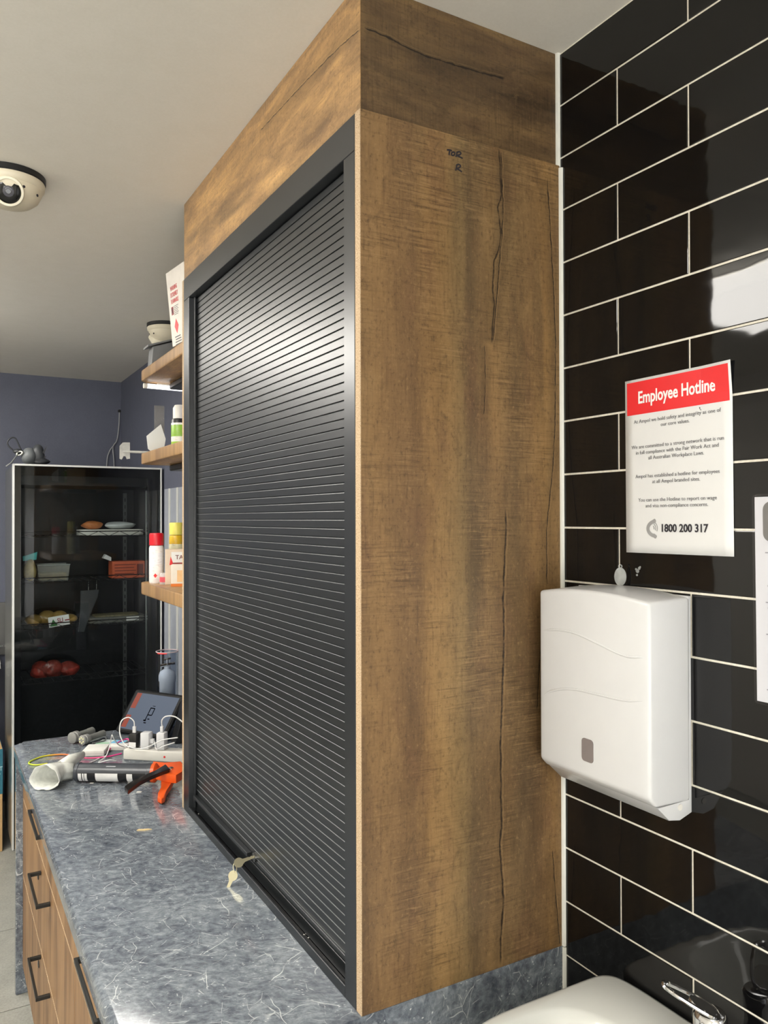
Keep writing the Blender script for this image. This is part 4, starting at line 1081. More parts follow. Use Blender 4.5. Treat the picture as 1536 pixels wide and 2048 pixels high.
# rainbow cable
tm = NT('rainbow_cable'); xx = tm.sep(tm.pos())[0]
cr0, cr1 = ct(57, 1528).x, ct(245, 1512).x
tm.base(tm.ramp(tm.math('DIVIDE', tm.math('SUBTRACT', xx, cr0), cr1-cr0), [(0, (190, 215, 60)), (.2, (214, 206, 50)), (.32, (236, 150, 60)), (.45, (238, 120, 80)), (.6, (236, 80, 130)), (1, (232, 70, 150))])); tm.rough(.45)
cable('rainbow_cable', 'lime orange and pink braided cable curving across the worktop', [ct(95, 1527, .004), ct(72, 1530, .003), ct(58, 1527, .003), ct(64, 1521, .003), ct(90, 1512, .003), ct(130, 1509, .003), ct(170, 1516, .003), ct(210, 1514, .004), ct(243, 1507, .004)], .0026, tm.m)
cable('pink_cable', 'hot pink cable running between the white box and the black charger', [ct(216, 1502, .006), ct(226, 1492, .010), ct(240, 1483, .012), ct(256, 1478, .014), U(-.006, .062, .03)], .0026, mat('hot_pink', (226, 70, 140), .45))
# white flat box, second white box, blue card
def flatbox(name, label, px, py, ang, w_, d_, h_, m, cat='box', z=0.0, bev=.003):
    c = ct(px, py); ex = Vector((math.cos(ang), math.sin(ang), 0)); ey = Vector((-ex.y, ex.x, 0))
    mm = Matrix(((ex.x, ey.x, 0, c.x), (ex.y, ey.y, 0, c.y), (0, 0, 1, ZK+z), (0, 0, 0, 1)))
    t = thing(name, label, cat, (c.x, c.y, ZK+z))
    o = obj('box_body', box(B(), -w_/2, w_/2, -d_/2, d_/2, 0, h_, bev, 2, mtx=mm), m, t, smooth=True)
    obj('lid_line', box(B(), -w_/2-.0003, w_/2+.0003, -d_/2-.0003, d_/2+.0003, h_*.52, h_*.57, mtx=mm), mat('pale_grey_seam', (186, 186, 180), .5), o)
    return t
M_BOXW = mat('white_matt_box', (222, 222, 216), .5)
flatbox('white_box', 'flat white plastic box lying behind the caulking gun', 192, 1506, -.42, .075, .085, .020, M_BOXW)
flatbox('white_box', 'flat white plastic box lying behind the black charger', 237, 1498, -.5, .07, .04, .016, M_BOXW)
c = ct(222, 1486)
t = thing('blue_card', 'pale blue and green printed card lying in front of the tablet', 'card', c)
mm = frame_mtx((c.x, c.y, ZK+.0003), (.8, -.6, 0), (.6, .8, 0))
o = obj('card_sheet', box(B(), -.05, .05, -.035, .035, 0, .0012, mtx=mm), mat('pale_card', (206, 218, 214), .5), t)
obj('blue_print', box(B(), .0, .048, -.03, .033, .0013, .0016, mtx=mm), mat('blue_print', (110, 178, 214), .5), o)
obj('green_print', box(B(), -.048, -.002, -.03, .0, .0013, .0016, mtx=mm), mat('green_tint_print', (150, 190, 160), .5), o)
# two torches
M_TORCH = mat('grey_anodised', (150, 150, 146), .35, .2); M_TLENS = mat('torch_lens', (190, 192, 190), .12, .3)
def torch(label, px, py, ang, r, n):
    c = ct(px, py); ax = Vector((math.cos(ang), math.sin(ang), 0)); o_ = Vector((c.x, c.y, ZK+r+.0005))
    t = thing('torch', label, 'torch', (c.x, c.y, ZK)); u = ax.cross(Zv); m_ = frame_mtx(o_, u, Zv)
    if m_.to_3x3().col[2].dot(ax) < 0: m_ = frame_mtx(o_, -u, Zv)
    L_ = .105
    obj('head', lathe(B(), [(r*.86, 0), (r, .002), (r, .008), (r*.93, .009), (r*.93, .013), (r, .014), (r, .028), (r*.7, .036)], 20, m_), M_TORCH, t, smooth=True)
    ln_ = obj('lens_face', lathe(B(), [(0, .0005), (r*.85, .0005), (r*.85, .0015), (0, .0015)], 20, m_), M_TLENS if n == 0 else mat('torch_face', (70, 70, 66), .3), t)
    if n:
        for k in range(n):
            a = 2*math.pi*k/n+.4; obj('led', lathe(B(), [(.0032, 0), (.0028, -.001), (0, -.0012)], 10, m_ @ Matrix.Translation((r*.55*math.cos(a), r*.55*math.sin(a), 0))), mat('led_bead', (232, 228, 180), .2), ln_, smooth=True)
    obj('grip', lathe(B(), [(r*.68, .036), (r*.68, L_-.02), (r*.74, L_-.018), (r*.74, L_), (0, L_)], 18, m_), mat('dark_grip', (104, 106, 102), .45), t, smooth=True)
torch('grey metal torch with a square-ribbed head lying near the worktop end', 143, 1488, math.radians(38), .0205, 0)
torch('grey metal torch with a ring of small lamps lying behind the white box', 163, 1491, math.radians(34), .0175, 6)
cable('wrist_cord', 'short grey wrist cord looped behind the torches', [ct(180, 1483, .01), ct(200, 1476, .016), ct(210, 1473, .016), ct(211, 1480, .006), ct(198, 1484, .004), ct(184, 1486, .004)], .002, mat('grey_cord', (110, 112, 112), .5))
# tablet in its case, leaning
bl, br_ = ct(230, 1468), ct(322, 1484)
bx_ = (br_-bl).normalized(); bn = Vector((-bx_.y, bx_.x, 0))
if bn.y < 0: bn = -bn
upt = (bn*.105+Zv*.133).normalized(); tw_, th_ = .250, .176
mtb = frame_mtx(bl+Vector((0, 0, .012)), bx_, upt)
if mtb.to_3x3().col[2].dot(Vector((0, -1, 0))) < 0: pass
tb = thing('tablet', 'black-cased tablet with a grey screen leaning back near the worktop end', 'tablet', bl)
zs = 1 if mtb.to_3x3().col[2].dot(Vector((-.3, -1, 0))) > 0 else -1
def tbx(name, x0, x1, y0, y1, za, zb, m, parent=tb, r=0.0):
    if r: bm = prism(B(), rrect(x1-x0, y1-y0, r, 4, (x0+x1)/2, (y0+y1)/2), abs(zb-za), mtb @ Matrix.Translation((0, 0, min(za*zs, zb*zs))), .0015)
    else: bm = box(B(), x0, x1, y0, y1, min(za*zs, zb*zs), max(za*zs, zb*zs), mtx=mtb)
    return obj(name, bm, m, parent)
tbx('case', 0, tw_, 0, th_, -.012, 0, mat('black_rubber_case', (22, 23, 25), .85, spec=.15), r=.012)
tbx('bezel', .007, tw_-.007, .007, th_-.007, .0002, .0012, mat('matt_bezel', (12, 12, 13), .6, spec=.2))
M_SCR = emit('screen_page', (80, 92, 110), .8, (14, 14, 16))
scr = tbx('screen', .018, tw_-.018, .014, th_-.014, .0013, .0018, M_SCR)
M_SORG = emit('screen_orange', (150, 58, 34), .75, (14, 14, 16))
tbx('menu_block', .019, .043, .098, th_-.015, .0019, .0022, M_SORG, scr); tbx('menu_block', .019, .043, .020, .070, .0019, .0022, M_SORG, scr)
M_SD = mat('screen_line', (5, 5, 7), .95, spec=.03)
for (x0_, y0_, x1_, y1_) in ((.118, .060, .122, .110), (.122, .106, .140, .110), (.138, .080, .142, .108), (.122, .078, .140, .082), (.112, .054, .124, .060), (.128, .062, .138, .066), (.124, .116, .138, .118), (.118, .046, .130, .050)):
    tbx('sketch_line', x0_, x1_, y0_, y1_, .0019, .0022, M_SD, scr)
# dark sloping panel behind the tablet and silver bottle in a clear sleeve
o = obj('sloping_stand', prism(B(), [(0, 0), (.11, 0), (.11, .16), (.042, .16)], .06, frame_mtx((.752, 2.925, ZK), (1, 0, 0), (0, 0, 1)), .002), M_BLK)
tag(o, 'black sloping stand between the tablet and the cupboard', 'stand')
q = Vector((.792, 3.135, ZK))
t = thing('silver_bottle', 'silver pump bottle with a chrome valve standing behind the tablet', 'bottle', q)
m0 = Matrix.Translation(q)
obj('bottle_body', lathe(B(), [(.028, 0), (.030, .004), (.030, .175), (.033, .180), (.033, .200), (.028, .215), (.012, .226), (.012, .236), (0, .236)], 24, m0), mat('satin_silver_paint', (236, 238, 238), .4, 0.0), t, smooth=True)
bm = B(); tube(bm, [q+Vector((-.026, 0, .240)), q+Vector((.03, 0, .246))], .006, 10); obj('valve_bar', bm, M_CHROME, t, smooth=True)
bm = B(); tube(bm, [q+Vector((0, 0, .236)), q+Vector((0, 0, .262))], .005, 10); tube(bm, [q+Vector((-.014, 0, .262)), q+Vector((.014, 0, .266))], .004, 8); obj('valve_stem', bm, M_CHROME, t, smooth=True)
t = thing('clear_canister', 'tall clear plastic canister with a red-marked rim around the silver bottle', 'canister', q)
obj('canister_wall', lathe(B(), [(.043, .001), (.043, .295), (.0415, .295), (.0415, .001)], 28, m0, caps=False), clear('clear_canister_plastic', (226, 230, 236), .08), t, smooth=True)
bm = B(); tube(bm, [q+Vector((.0425*math.cos(a), .0425*math.sin(a), .295)) for a in [2*math.pi*i/28 for i in range(28)]], .0022, 6, closed=True); obj('rim', bm, frosted('rim_plastic', (220, 200, 204), .8), t, smooth='all')
bm = B(); tube(bm, [q+Vector((.0432*math.cos(a), .0432*math.sin(a), .292)) for a in [math.radians(200+5*i) for i in range(12)]], .0024, 6); obj('red_mark', bm, M_RED, t, smooth='all')
obj('base_tab', box(B(), q.x-.046, q.x-.040, q.y-.012, q.y+.004, ZK+.09, ZK+.125, .001, 1), mat('red_white_tab', (196, 60, 70), .5), t)
# wood splinter and white scraps on the worktop
c = ct(288, 1660)
bm = B(); prism(bm, [(-.018, -.003), (.002, -.0045), (.020, .001), (.008, .004), (-.004, .002), (-.014, .003)], .002, frame_mtx((c.x, c.y, ZK), (.9, -.42, 0), (.42, .9, 0)))
tag(obj('wood_splinter', bm, mat('pale_wood_chip', (214, 190, 140), .7)), 'small pale wood splinter lying on the marble worktop', 'splinter')
for (a, b, s_, lab) in ((184, 1566, .006, 'tiny white scrap on the worktop in front of the barrel'), (278, 1584, .008, 'small pale scrap on the worktop beside the black trigger')):
    c = ct(a, b); bm = B(); prism(bm, [(-s_, -s_*.4), (s_*.8, -s_*.5), (s_, s_*.3), (-s_*.6, s_*.5)], .001, frame_mtx((c.x, c.y, ZK), (.9, -.42, 0), (.42, .9, 0)))
    tag(obj('scrap', bm, M_WHITEP2), lab, 'scrap')

# ================================================================ FRIDGE
FY = 4.20; FX0 = P(25, 1200, 1, FY).x; FX1 = 1.034; FZ1 = P(25, 927, 1, FY).z; FZ0 = .10; FYB = 4.76
fr = thing('glass_door_fridge', 'tall black upright fridge with a glass door and silver edging beside the slate wall', 'fridge', ((FX0+FX1)/2, 4.5, 0))
M_FIN = mat('black_liner', (13, 14, 15), .35)
M_FSIDE = mat('grey_steel_side', (134, 136, 134), .3, .75, var=.05, nscale=60)
dk = .045
e = .030
bm = B(); box(bm, FX0+.006, FX0+e, FY+dk, FYB, FZ0, FZ1-.006); obj('side_wall', bm, M_FSIDE, fr)
bm = B(); box(bm, FX1-e, FX1-.004, FY+dk, FYB, FZ0, FZ1-.006); obj('side_wall', bm, M_FSIDE, fr)
obj('back_wall', box(B(), FX0+e, FX1-e, FYB-.03, FYB, FZ0, FZ1-.006), M_FIN, fr)
obj('top_box', box(B(), FX0+e, FX1-e, FY+dk, FYB-.03, FZ1-.10, FZ1-.006), M_FIN, fr)
obj('floor_box', box(B(), FX0+e, FX1-e, FY+dk, FYB-.03, FZ0, FZ0+.30), M_FIN, fr)
obj('liner', box(B(), FX0+e, FX0+e+.004, FY+dk, FYB-.03, FZ0+.30, FZ1-.10), M_FIN, fr)
obj('liner', box(B(), FX1-e-.004, FX1-e, FY+dk, FYB-.03, FZ0+.30, FZ1-.10), M_FIN, fr)
for x_, y_ in ((FX0+.05, FY+.1), (FX1-.05, FY+.1), (FX0+.05, FYB-.08), (FX1-.05, FYB-.08)):
    obj('foot', lathe(B(), [(.022, 0), (.022, .02), (.014, .03), (.014, FZ0), (0, FZ0)], 14, Matrix.Translation((x_, y_, 0))), M_BLK, fr, smooth=True)
# door: black border, silver edging, glass
dr = obj('door', box(B(), FX0+.004, FX1-.004, FY+.012, FY+.040, FZ0+.02, FZ0+.10), M_BLKG, fr)
gx0, gx1 = P(42, 1200, 1, FY).x, P(296, 1200, 1, FY).x; gz0, gz1 = FZ0+.10, FZ1-.055
for a in ((FX0+.004, gx0, FZ0+.10, FZ1-.004), (gx1, FX1-.004, FZ0+.10, FZ1-.004)): obj('door_border', box(B(), a[0], a[1], FY+.010, FY+.040, a[2], a[3]), M_BLKG, dr)
obj('door_border', box(B(), gx0, gx1, FY+.010, FY+.040, gz1, FZ1-.004), M_BLKG, dr)
for a in ((FX0, FX0+.0085, FZ0+.02, FZ1), (FX1-.008, FX1, FZ0+.02, FZ1)): obj('silver_edge', box(B(), a[0], a[1], FY, FY+.042, a[2], a[3], .001, 1), M_SILVP, dr)
obj('silver_edge', box(B(), FX0+.0085, FX1-.008, FY, FY+.042, FZ1-.009, FZ1, .001, 1), M_SILVP, dr)
obj('pane', box(B(), FX0+.0085, FX1-.008, FY+.004, FY+.009, FZ0+.022, FZ1-.010), clear('fridge_glass', (234, 237, 237), .01, 1.52), dr)
sx = P(295, 1200, 1, FY+.03).x
obj('inner_strip', box(B(), sx-.006, sx+.002, FY+.041, FY+.052, FZ0+.32, FZ1-.12), M_SILV, fr)
for px_ in (300,):
    pass
M_WIRE = mat('black_wire', (34, 35, 36), .3, .4)
def wire_shelf(z):
    bm = B(); x0_, x1_ = FX0+e+.012, FX1-e-.012; y0_, y1_ = FY+.09, FYB-.05
    tube(bm, [(x0_, y0_, z), (x1_, y0_, z), (x1_, y1_, z), (x0_, y1_, z)], .0035, 6, closed=True)
    tube(bm, [(x0_, y0_-.001, z+.026), (x1_, y0_-.001, z+.026)], .003, 6)
    for i in range(14):
        x_ = x0_+(x1_-x0_)*(i+.5)/14; tube(bm, [(x_, y0_, z), (x_, y1_, z)], .0015, 5)
    n = 6
    for i in range(n):
        xa = x0_+(x1_-x0_)*i/n; xb = x0_+(x1_-x0_)*(i+1)/n; xm = (xa+xb)/2
        tube(bm, [(xa, y0_-.001, z+.001), (xm, y0_-.001, z+.026), (xb, y0_-.001, z+.001)], .0016, 5)
    return obj('wire_shelf', bm, M_WIRE, fr)
SY = FY+.10
zs_ = [P(230, y_, 1, SY).z for y_ in (1072, 1160, 1248, 1352)]
for z in zs_: wire_shelf(z)
M_POSTM = mat('slotted_post', (120, 122, 120), .35, .6)
for px_ in (250,):
    q = P(px_, 1200, 1, FYB-.045)
    po_ = obj('slotted_post', box(B(), q.x-.010, q.x+.010, FYB-.044, FYB-.031, FZ0+.32, FZ1-.12), M_POSTM, fr)
    for i in range(34): obj('slot', box(B(), q.x-.003, q.x+.003, FYB-.0445, FYB-.0435, FZ0+.40+i*.04, FZ0+.42+i*.04), M_BLK, po_)
q = P(281, 1030, 1, FY+.06)
obj('rating_label', box(B(), FX1-e-.0052, FX1-e-.0042, FY+.10, FY+.15, P(281, 1044, 1, FY+.12).z, P(281, 1010, 1, FY+.12).z), M_WPRINT, fr)
# ---- fridge contents
def fz(px, py, y): return P(px, py, 1, y)
def lump(bm, c, rx, ry, rz, seed, seg=20, rings=10, amp=.18):
    rnd = random.Random(seed); ph = [rnd.uniform(0, 6.28) for _ in range(6)]
    rg = []
    for i in range(rings+1):
        th = math.pi*i/rings; row = []
        for k in range(seg):
            a = 2*math.pi*k/seg; s = 1+amp*(math.sin(2*a+ph[0]+2*th)*.5+math.sin(3*a+ph[1]-th*3)*.35+math.sin(5*th+ph[2]+a)*.3)
            row.append(bm.verts.new((c[0]+rx*s*math.sin(th)*math.cos(a), c[1]+ry*s*math.sin(th)*math.sin(a), c[2]+rz*(.9+.1*s)*math.cos(th))))
        rg.append(row)
    for a, b in zip(rg, rg[1:]):
        for k in range(seg): bm.faces.new((a[k], a[(k+1) % seg], b[(k+1) % seg], b[k]))
    bmesh.ops.remove_doubles(bm, verts=rg[0]+rg[-1], dist=1e-5)
    return bm
z1, z2, z3, z4 = [z+.0045 for z in zs_]
IY = FY+.20
# shelf 1: white tray with bread and foil
a, b = fz(156, 1065, IY), fz(282, 1065, IY)
t = thing('white_tray', 'white tray wrapped in film on the upper fridge shelf', 'tray', ((a.x+b.x)/2, IY, z1))
obj('tray_body', prism(B(), rrect(b.x-a.x, .17, .03, 5, (a.x+b.x)/2, IY), .030, Matrix.Translation((0, 0, z1)), .008), M_WHITEP2, t, smooth=True)
o = lump(B(), (a.x*.35+b.x*.65, IY, z1+.0505), .085, .06, .0205, 4); tag(obj('foil_parcel', o, mat('white_foil_paper', (206, 210, 210), .35, bump=.4), smooth='all'), 'crumpled pale foil parcel on the white fridge tray', 'parcel')
o = lump(B(), (a.x*.78+b.x*.22, IY, z1+.053), .05, .05, .023, 6); tag(obj('food_pack', o, mat('orange_food', (206, 130, 80), .4, var=.3), smooth='all'), 'orange wrapped food pack at the end of the white fridge tray', 'food pack')
# shelf 2: clear tub, teal bag, orange carton
a, b = fz(72, 1150, IY), fz(136, 1150, IY)
t = thing('clear_tub', 'clear plastic tub of yellow food on the fridge shelf', 'tub', ((a.x+b.x)/2, IY, z2))
bm = B(); x0_, x1_ = a.x, b.x; h_ = .082
for (za, zb, gx) in ((0, h_, .0),):
    lo = [(x0_+.008, IY-.06), (x1_-.008, IY-.06), (x1_-.008, IY+.06), (x0_+.008, IY+.06)]; hi = [(x0_, IY-.066), (x1_, IY-.066), (x1_, IY+.066), (x0_, IY+.066)]
    vl = [bm.verts.new((x, y, z2)) for x, y in lo]; vh = [bm.verts.new((x, y, z2+h_)) for x, y in hi]
    bm.faces.new(vl[::-1])
    for k in range(4): bm.faces.new((vl[k], vl[(k+1) % 4], vh[(k+1) % 4], vh[k]))
solid(obj('tub_wall', bm, frosted('tub_plastic', (190, 190, 182), .35), t), .002)
obj('contents', box(B(), x0_+.012, x1_-.012, IY-.055, IY+.055, z2+.003, z2+.040, .006, 2), mat('yellow_food', (196, 168, 110), .6, var=.25), t)
bm = B(); tube(bm, [(x0_, IY-.066, z2+h_), (x1_, IY-.066, z2+h_), (x1_, IY+.066, z2+h_), (x0_, IY+.066, z2+h_)], .0035, 6, closed=True); obj('rim', bm, frosted('tub_rim', (200, 202, 200), .7), t)
a, b = fz(45, 1190, FY+.13), fz(72, 1190, FY+.13)
t = thing('teal_food_bag', 'tall clear food bag with a teal top hanging at the side of the fridge shelf', 'food bag', ((a.x+b.x)/2, FY+.14, z2))
o = lump(B(), ((a.x+b.x)/2+.006, FY+.155, z2+.058), (b.x-a.x)/2, .028, .056, 11); bg = obj('bag_body', o, mat('straw_food', (190, 170, 110), .35, var=.35), t, smooth='all')
bm = B(); prism(bm, [(a.x+.004, z2+.105), (b.x+.004, z2+.110), (b.x+.008, z2+.150), (a.x+.002, z2+.128)], .012, Matrix(((1, 0, 0, 0), (0, 0, 1, FY+.15), (0, 1, 0, 0), (0, 0, 0, 1))), .002); obj('teal_top', bm, mat('teal_print', (70, 190, 188), .4), t)
a, b = fz(224, 1156, IY-.04), fz(290, 1152, IY-.04)
t = thing('orange_carton', 'open orange food carton on the fridge shelf', 'carton', ((a.x+b.x)/2, IY, z2))
o = obj('carton_body', box(B(), a.x, b.x-.004, IY-.05, IY+.06, z2, z2+.090, .001, 1), mat('orange_carton_print', (206, 98, 62), .5), t)
bm = B(); prism(bm, [(a.x-.002, z2+.092), (a.x-.042, z2+.108), (a.x-.030, z2+.128), (a.x-.002, z2+.112)], .05, Matrix(((1, 0, 0, 0), (0, 0, 1, IY-.03), (0, 1, 0, 0), (0, 0, 0, 1)))); obj('open_flap', bm, M_PAPER, t)
for i in range(4): obj('print_line', box(B(), a.x+.012, b.x-.06+.01*(i % 2), IY-.0508, IY-.0503, z2+.022+i*.016, z2+.026+i*.016), mat('brown_print', (120, 50, 34), .5), o)
obj('print_panel', box(B(), b.x-.045, b.x-.012, IY-.0508, IY-.0503, z2+.020, z2+.074), mat('brown_print', (120, 50, 34), .5), o)
# shelf 3: bread bag with label, clear tray, hanging scoop
a, b = fz(55, 1240, IY-.05), fz(152, 1240, IY-.05)
t = thing('bread_roll_bag', 'bag of bread rolls with a white label on the lower fridge shelf', 'bread bag', ((a.x+b.x)/2, IY, z3))
xm_ = (a.x+b.x)/2
for i, (fx_, fz_) in enumerate(((.15, .030), (.42, .038), (.68, .036), (.88, .026))):
    o = lump(B(), (a.x+(b.x-a.x)*fx_, IY+.01*(i % 2), z3+fz_), .042, .05, fz_-.001, 20+i, amp=.08); obj('bread_roll', o, mat('bread_crust', (206, 166, 96), .5, var=.2), t, smooth='all')
o = lump(B(), (xm_, IY, z3+.046), (b.x-a.x)/2+.004, .075, .0448, 31, 24, 12, .1); obj('bag_film', o, clear('bag_film', (225, 228, 226), .12), t, smooth='all')
la, lb = fz(97, 1252, IY-.085), fz(139, 1232, IY-.085)
mlab = frame_mtx(((la.x+lb.x)/2, IY-.082, (la.z+lb.z)/2), (1, 0, .12), (0, 0, 1)); lw2, lh2 = lb.x-la.x, .052
lbo = obj('label', box(B(), -lw2/2, lw2/2, -lh2/2, lh2/2, 0, .001, mtx=mlab), M_WPRINT, t)
obj('green_triangle', prism(B(), [(-.045, -.022), (-.008, -.022), (-.027, .014)], .0004, mlab @ Matrix.Translation((0, 0, .0011))), mat('green_print', (50, 122, 60), .5), lbo)
text('lettering', 'SLI', .030, mat('red_letter', (150, 34, 56), .5), mlab @ Matrix.Translation((.006, .002, .0012)), lbo, .0006, .8)
obj('print_line', box(B(), .028, .050, -.004, .002, .0011, .0014, mtx=mlab), mat('red_letter', (150, 34, 56), .5), lbo)
a, b = fz(178, 1240, IY-.04), fz(288, 1240, IY-.04)
t = thing('clear_food_tray', 'shallow clear food tray with film on the lower fridge shelf', 'tray', ((a.x+b.x)/2, IY, z3))
obj('tray_base', prism(B(), rrect(b.x-a.x, .15, .02, 5, (a.x+b.x)/2, IY), .030, Matrix.Translation((0, 0, z3)), .006), frosted('tray_plastic', (156, 156, 148), .6), t, smooth=True)
obj('food', prism(B(), rrect((b.x-a.x)*.8, .11, .02, 5, (a.x+b.x)/2, IY), .008, Matrix.Translation((0, 0, z3+.0305)), .003), mat('olive_food', (120, 112, 82), .6, var=.4, nscale=80), t)
obj('label', box(B(), b.x-.10, b.x-.035, IY-.0765, IY-.0755, z3+.006, z3+.026), M_WPRINT, t)
q0 = fz(180, 1180, FY+.10); q1 = fz(176, 1262, FY+.10)
t = thing('hanging_scoop', 'dark grey plastic scoop hanging in front of the fridge shelf', 'scoop', (q1.x, FY+.06, q1.z))
ms = Matrix(((1, 0, 0, q0.x), (0, 0, 1, FY+.058), (0, 1, 0, 0), (0, 0, 0, 1)))
hz0 = q1.z; hz1 = q0.z
def sx_(px): return fz(px, 1200, FY+.06).x-q0.x
poly = [(sx_(161), hz1+.002), (sx_(198), hz1+.004), (sx_(196), hz1-.04), (sx_(184), hz1-.10), (sx_(176), hz1-.15), (sx_(170), hz0), (sx_(156), hz0+.004), (sx_(160), hz1-.13), (sx_(161), hz1-.08)]
obj('scoop_body', prism(B(), poly, .018, ms, .005), mat('dark_grey_scoop', (64, 66, 68), .25), t, smooth=True)
for px_ in (177, 193):
    xx_ = fz(px_, 1150, FY+.066).x; bm = B(); tube(bm, [(xx_, FY+.066, hz1), (xx_, FY+.066, hz1+.03), (xx_+.004, FY+.085, zs_[1]+.003)], .0016, 6); obj('hook_wire', bm, M_STEEL, t, smooth=True)
# bags low down
a, b = fz(45, 1275, IY-.04), fz(92, 1275, IY-.04)
# shelf 4: red meat bag
a, b = fz(68, 1345, IY-.03), fz(158, 1345, IY-.03)
t = thing('meat_bag', 'clear bag of red meat on the bottom fridge shelf', 'meat bag', ((a.x+b.x)/2, IY, z4))
M_MEAT = mat('red_meat', (176, 66, 54), .25, var=.45, nscale=40)
for i, fx_ in enumerate((.16, .45, .78)):
    o = lump(B(), (a.x+(b.x-a.x)*fx_, IY, z4+.046-.006*(i == 2)), .052, .06, .045-.006*(i == 2), 40+i, amp=.16); obj('meat_piece', o, M_MEAT, t, smooth='all')
o = lump(B(), ((a.x+b.x)/2, IY, z4+.060), (b.x-a.x)/2+.006, .078, .0588, 50, 28, 14, .13); obj('bag_film', o, clear('bag_film', (225, 228, 226), .12), t, smooth='all')

# ================================================================ ON TOP OF THE FRIDGE
M_RUB = mat('grey_rubber', (96, 100, 102), .5, var=.15); M_RUBD = mat('dark_rubber', (38, 40, 44), .5)
ry = FY+.12; rc = fz(60, 915, ry); zt_ = FZ1+.0005
zr = zt_
t = thing('respirator', 'dark grey rubber half-mask respirator with straps lying on top of the fridge', 'respirator', (rc.x, ry, zr))
def rpx(px, py, y=ry): return fz(px, py, y)
c = rpx(58, 902); o = lump(B(), (c.x, ry, zr+.045), .036, .034, .0445, 60, 24, 14, .12); obj('face_cup', o, M_RUB, t, smooth='all')
c = rpx(76, 895); o = lump(B(), (c.x, ry+.012, zr+.055), .034, .036, .054, 61, 24, 14, .14); obj('face_cup', o, mat('charcoal_rubber', (64, 67, 70), .5, var=.15), t, smooth='all')
c = rpx(80, 912); o = lump(B(), (c.x, ry+.004, zr+.022), .042, .03, .0215, 62, 24, 10, .2); obj('chin_skirt', o, M_RUBD, t, smooth='all')
for (p0, p1, p2_) in (((84, 905), (93, 893), (88, 908)), ((84, 915), (93, 912), (86, 920))):
    v = [rpx(*p0), rpx(*p1), rpx(*p2_)]; bm = B(); prism(bm, [(q.x, max(q.z, zr+.001)) for q in v], .02, Matrix(((1, 0, 0, 0), (0, 0, 1, ry-.01), (0, 1, 0, 0), (0, 0, 0, 1)))); obj('strap_tab', bm, M_RUBD, t)
c = rpx(39, 907); vd = Vector((-.45, -.85, .2))
mv = frame_mtx((c.x, ry-.012, c.z), (.8, -.4, .45), (-.3, .2, .9))
obj('valve_ring', lathe(B(), [(.017, -.006), (.018, 0), (.017, .006), (.011, .006), (.010, 0), (.011, -.006)], 22, mv @ Matrix.Diagonal((1, .62, 1, 1)), caps=False), mat('off_white_plastic', (214, 214, 200), .35), t, smooth=True)
o = lump(B(), (rpx(36, 903).x, ry+.004, rpx(36, 903).z), .024, .02, .014, 66, 18, 8, .15); obj('valve_body', o, M_RUBD, t, smooth='all')
lpts = [rpx(*p) for p in ((26, 900), (18, 893), (15, 886), (18, 879), (25, 875), (31, 877), (35, 884), (39, 893), (43, 901))]
bm = B(); tube(bm, spline(lpts, 5), .0035, 8); obj('head_strap', bm, M_RUBD, t, smooth='all')
s0v, s1v = rpx(34, 910), rpx(20, 922)
bm = B(); tube(bm, spline([Vector((s0v.x, ry-.02, s0v.z)), Vector((s1v.x, FY+.03, zr+.006)), Vector((FX0-.006, FY-.006, zr+.003)), Vector((FX0-.030, FY-.012, zr-.016))], 6), .003, 8); obj('tail_strap', bm, mat('grey_webbing', (120, 122, 120), .6), t, smooth='all')
# cables by the wall corner
a = P(239, 822, 1, YB-.006)
M_CG = mat('grey_white_cable', (150, 152, 156), .5)
o = cable('wall_cable', 'thin pale cable dropping down the slate wall behind the fridge', [P(239, 824, 1, YB-.004), P(238, 850, 1, YB-.006), P(234, 880, 1, YB-.006), P(226, 895, 1, YB-.010), P(228, 925, 1, YB-.010), P(229, 1000, 1, YB-.006), P(229, 1200, 1, YB-.006)], .004, M_CG)
obj('wall_outlet', lathe(B(), [(.011, 0), (.009, .008), (0, .009)], 14, frame_mtx((a.x, YB, a.z), (1, 0, 0), (0, 0, 1))), M_BLK, o, smooth=True)
cable('wall_cable', 'thin pale cable curving off beside the other cable behind the fridge', [P(226, 893, 1, YB-.012), P(219, 903, 1, YB-.010), P(214, 925, 1, YB-.008), P(212, 1000, 1, YB-.006), P(212, 1200, 1, YB-.006)], .004, M_CG)

# ================================================================ FAR CORNER: STEEL BENCH AND CARTON
by_ = 4.80; zb_t = P(4, 1322, 1, by_).z; zb_b = P(4, 1338, 1, by_).z; zsp = P(4, 1205, 1, YB-.02).z
t = thing('steel_bench', 'stainless steel bench with a tall splashback against the slate back wall', 'bench', (-.2, 5.0, 0))
bxr = P(9, 1330, 1, by_).x-.004
bxr = min(bxr, FX0-.01)
obj('bench_top', box(B(), -1.1, bxr, by_, YB-.022, zb_b, zb_t, .003, 1), M_STEEL, t)
obj('splashback', box(B(), -1.1, FX0+.25, YB-.021, YB-.001, zb_b, zsp), mat('dark_steel_sheet', (96, 96, 94), .4, .6), t)
obj('splash_joint', box(B(), -1.1, FX0+.25, YB-.024, YB-.0205, P(4, 1292, 1, YB-.02).z-.006, P(4, 1292, 1, YB-.02).z+.006), M_STEEL, t)
obj('under_shelf', box(B(), -1.1, bxr-.02, by_+.06, YB-.03, .30, .33), M_STEEL, t)
for x_, y_ in ((-1.07, by_+.04), (bxr-.03, by_+.04), (-1.07, YB-.06), (bxr-.03, YB-.06)):
    obj('leg', box(B(), x_-.019, x_+.019, y_-.019, y_+.019, 0, zb_b), M_STEEL, t)
obj('back_skirt', box(B(), -1.1, bxr, YB-.02, YB-.004, .02, zb_b-.002), M_BLK, t)
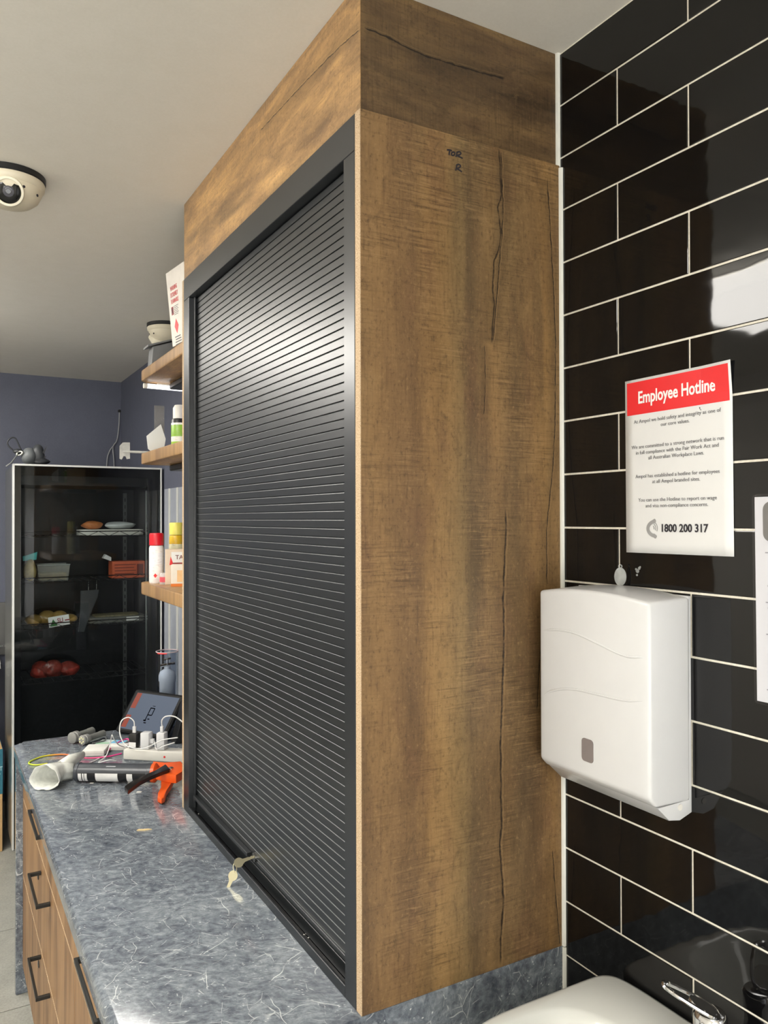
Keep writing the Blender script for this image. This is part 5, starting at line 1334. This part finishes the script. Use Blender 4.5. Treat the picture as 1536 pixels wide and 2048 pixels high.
q = P(15, 1701, 2, 0); cy0 = q.y; cx1 = min(q.x, FX0-.02); ch = P(8, 1497, 1, cy0).z
t = thing('cardboard_carton', 'brown cardboard carton with a teal printed upper half on the floor beside the fridge', 'carton', (cx1-.2, cy0+.13, 0))
M_KRAFT = mat('kraft_cardboard', (186, 152, 106), .7, var=.08)
o = obj('carton_body', box(B(), cx1-.40, cx1, cy0, cy0+.26, 0, ch, .002, 1), M_KRAFT, t)
zsplit = P(8, 1587, 1, cy0).z
obj('teal_print', box(B(), cx1-.4005, cx1+.0005, cy0-.0006, cy0+.2606, zsplit, ch-.001), mat('teal_carton_print', (38, 104, 122), .55, var=.06), o)
mcb = frame_mtx((cx1-.055, cy0-.0008, 0), (1, 0, 0), (0, 0, 1))
zz = lambda y_: P(5, y_, 1, cy0).z
text('carton_text', 'BEAUT', .030, mat('pale_teal_print', (170, 206, 210), .5), mcb @ Matrix.Translation((.018, zz(1537), .0003)), o, .0003, .8)
obj('pale_line', box(B(), -.03, .045, zz(1547)-.002, zz(1547)+.002, 0, .0003, mtx=mcb), mat('pale_teal_print', (170, 206, 210), .5), o)
obj('pale_disc', prism(B(), [(-.0+.026*math.cos(i*.45), zz(1578)+.022*math.sin(i*.45)) for i in range(14)], .0004, mcb), M_WPRINT, o)
def outline(pts, wdt, name):
    bm = B(); n = len(pts)
    tube(bm, [mcb @ Vector((x, z, .0004)) for x, z in pts], wdt, 4, closed=True); obj(name, bm, M_INK, o)
outline([(-.02, zz(1612)), (.035, zz(1612)), (.028, zz(1594)), (-.012, zz(1594))], .0018, 'box_symbol')
outline([(-.02, zz(1690)), (.036, zz(1690)), (.036, zz(1676)), (-.02, zz(1676))], .0022, 'box_symbol')
obj('umbrella_symbol', prism(B(), [(-.02, zz(1634)), (.034, zz(1634)), (.026, zz(1627)), (.008, zz(1623)), (-.012, zz(1627))], .0004, mcb), M_INK, o)
obj('umbrella_symbol', box(B(), .006, .010, zz(1652), zz(1634), 0, .0004, mtx=mcb), M_INK, o)
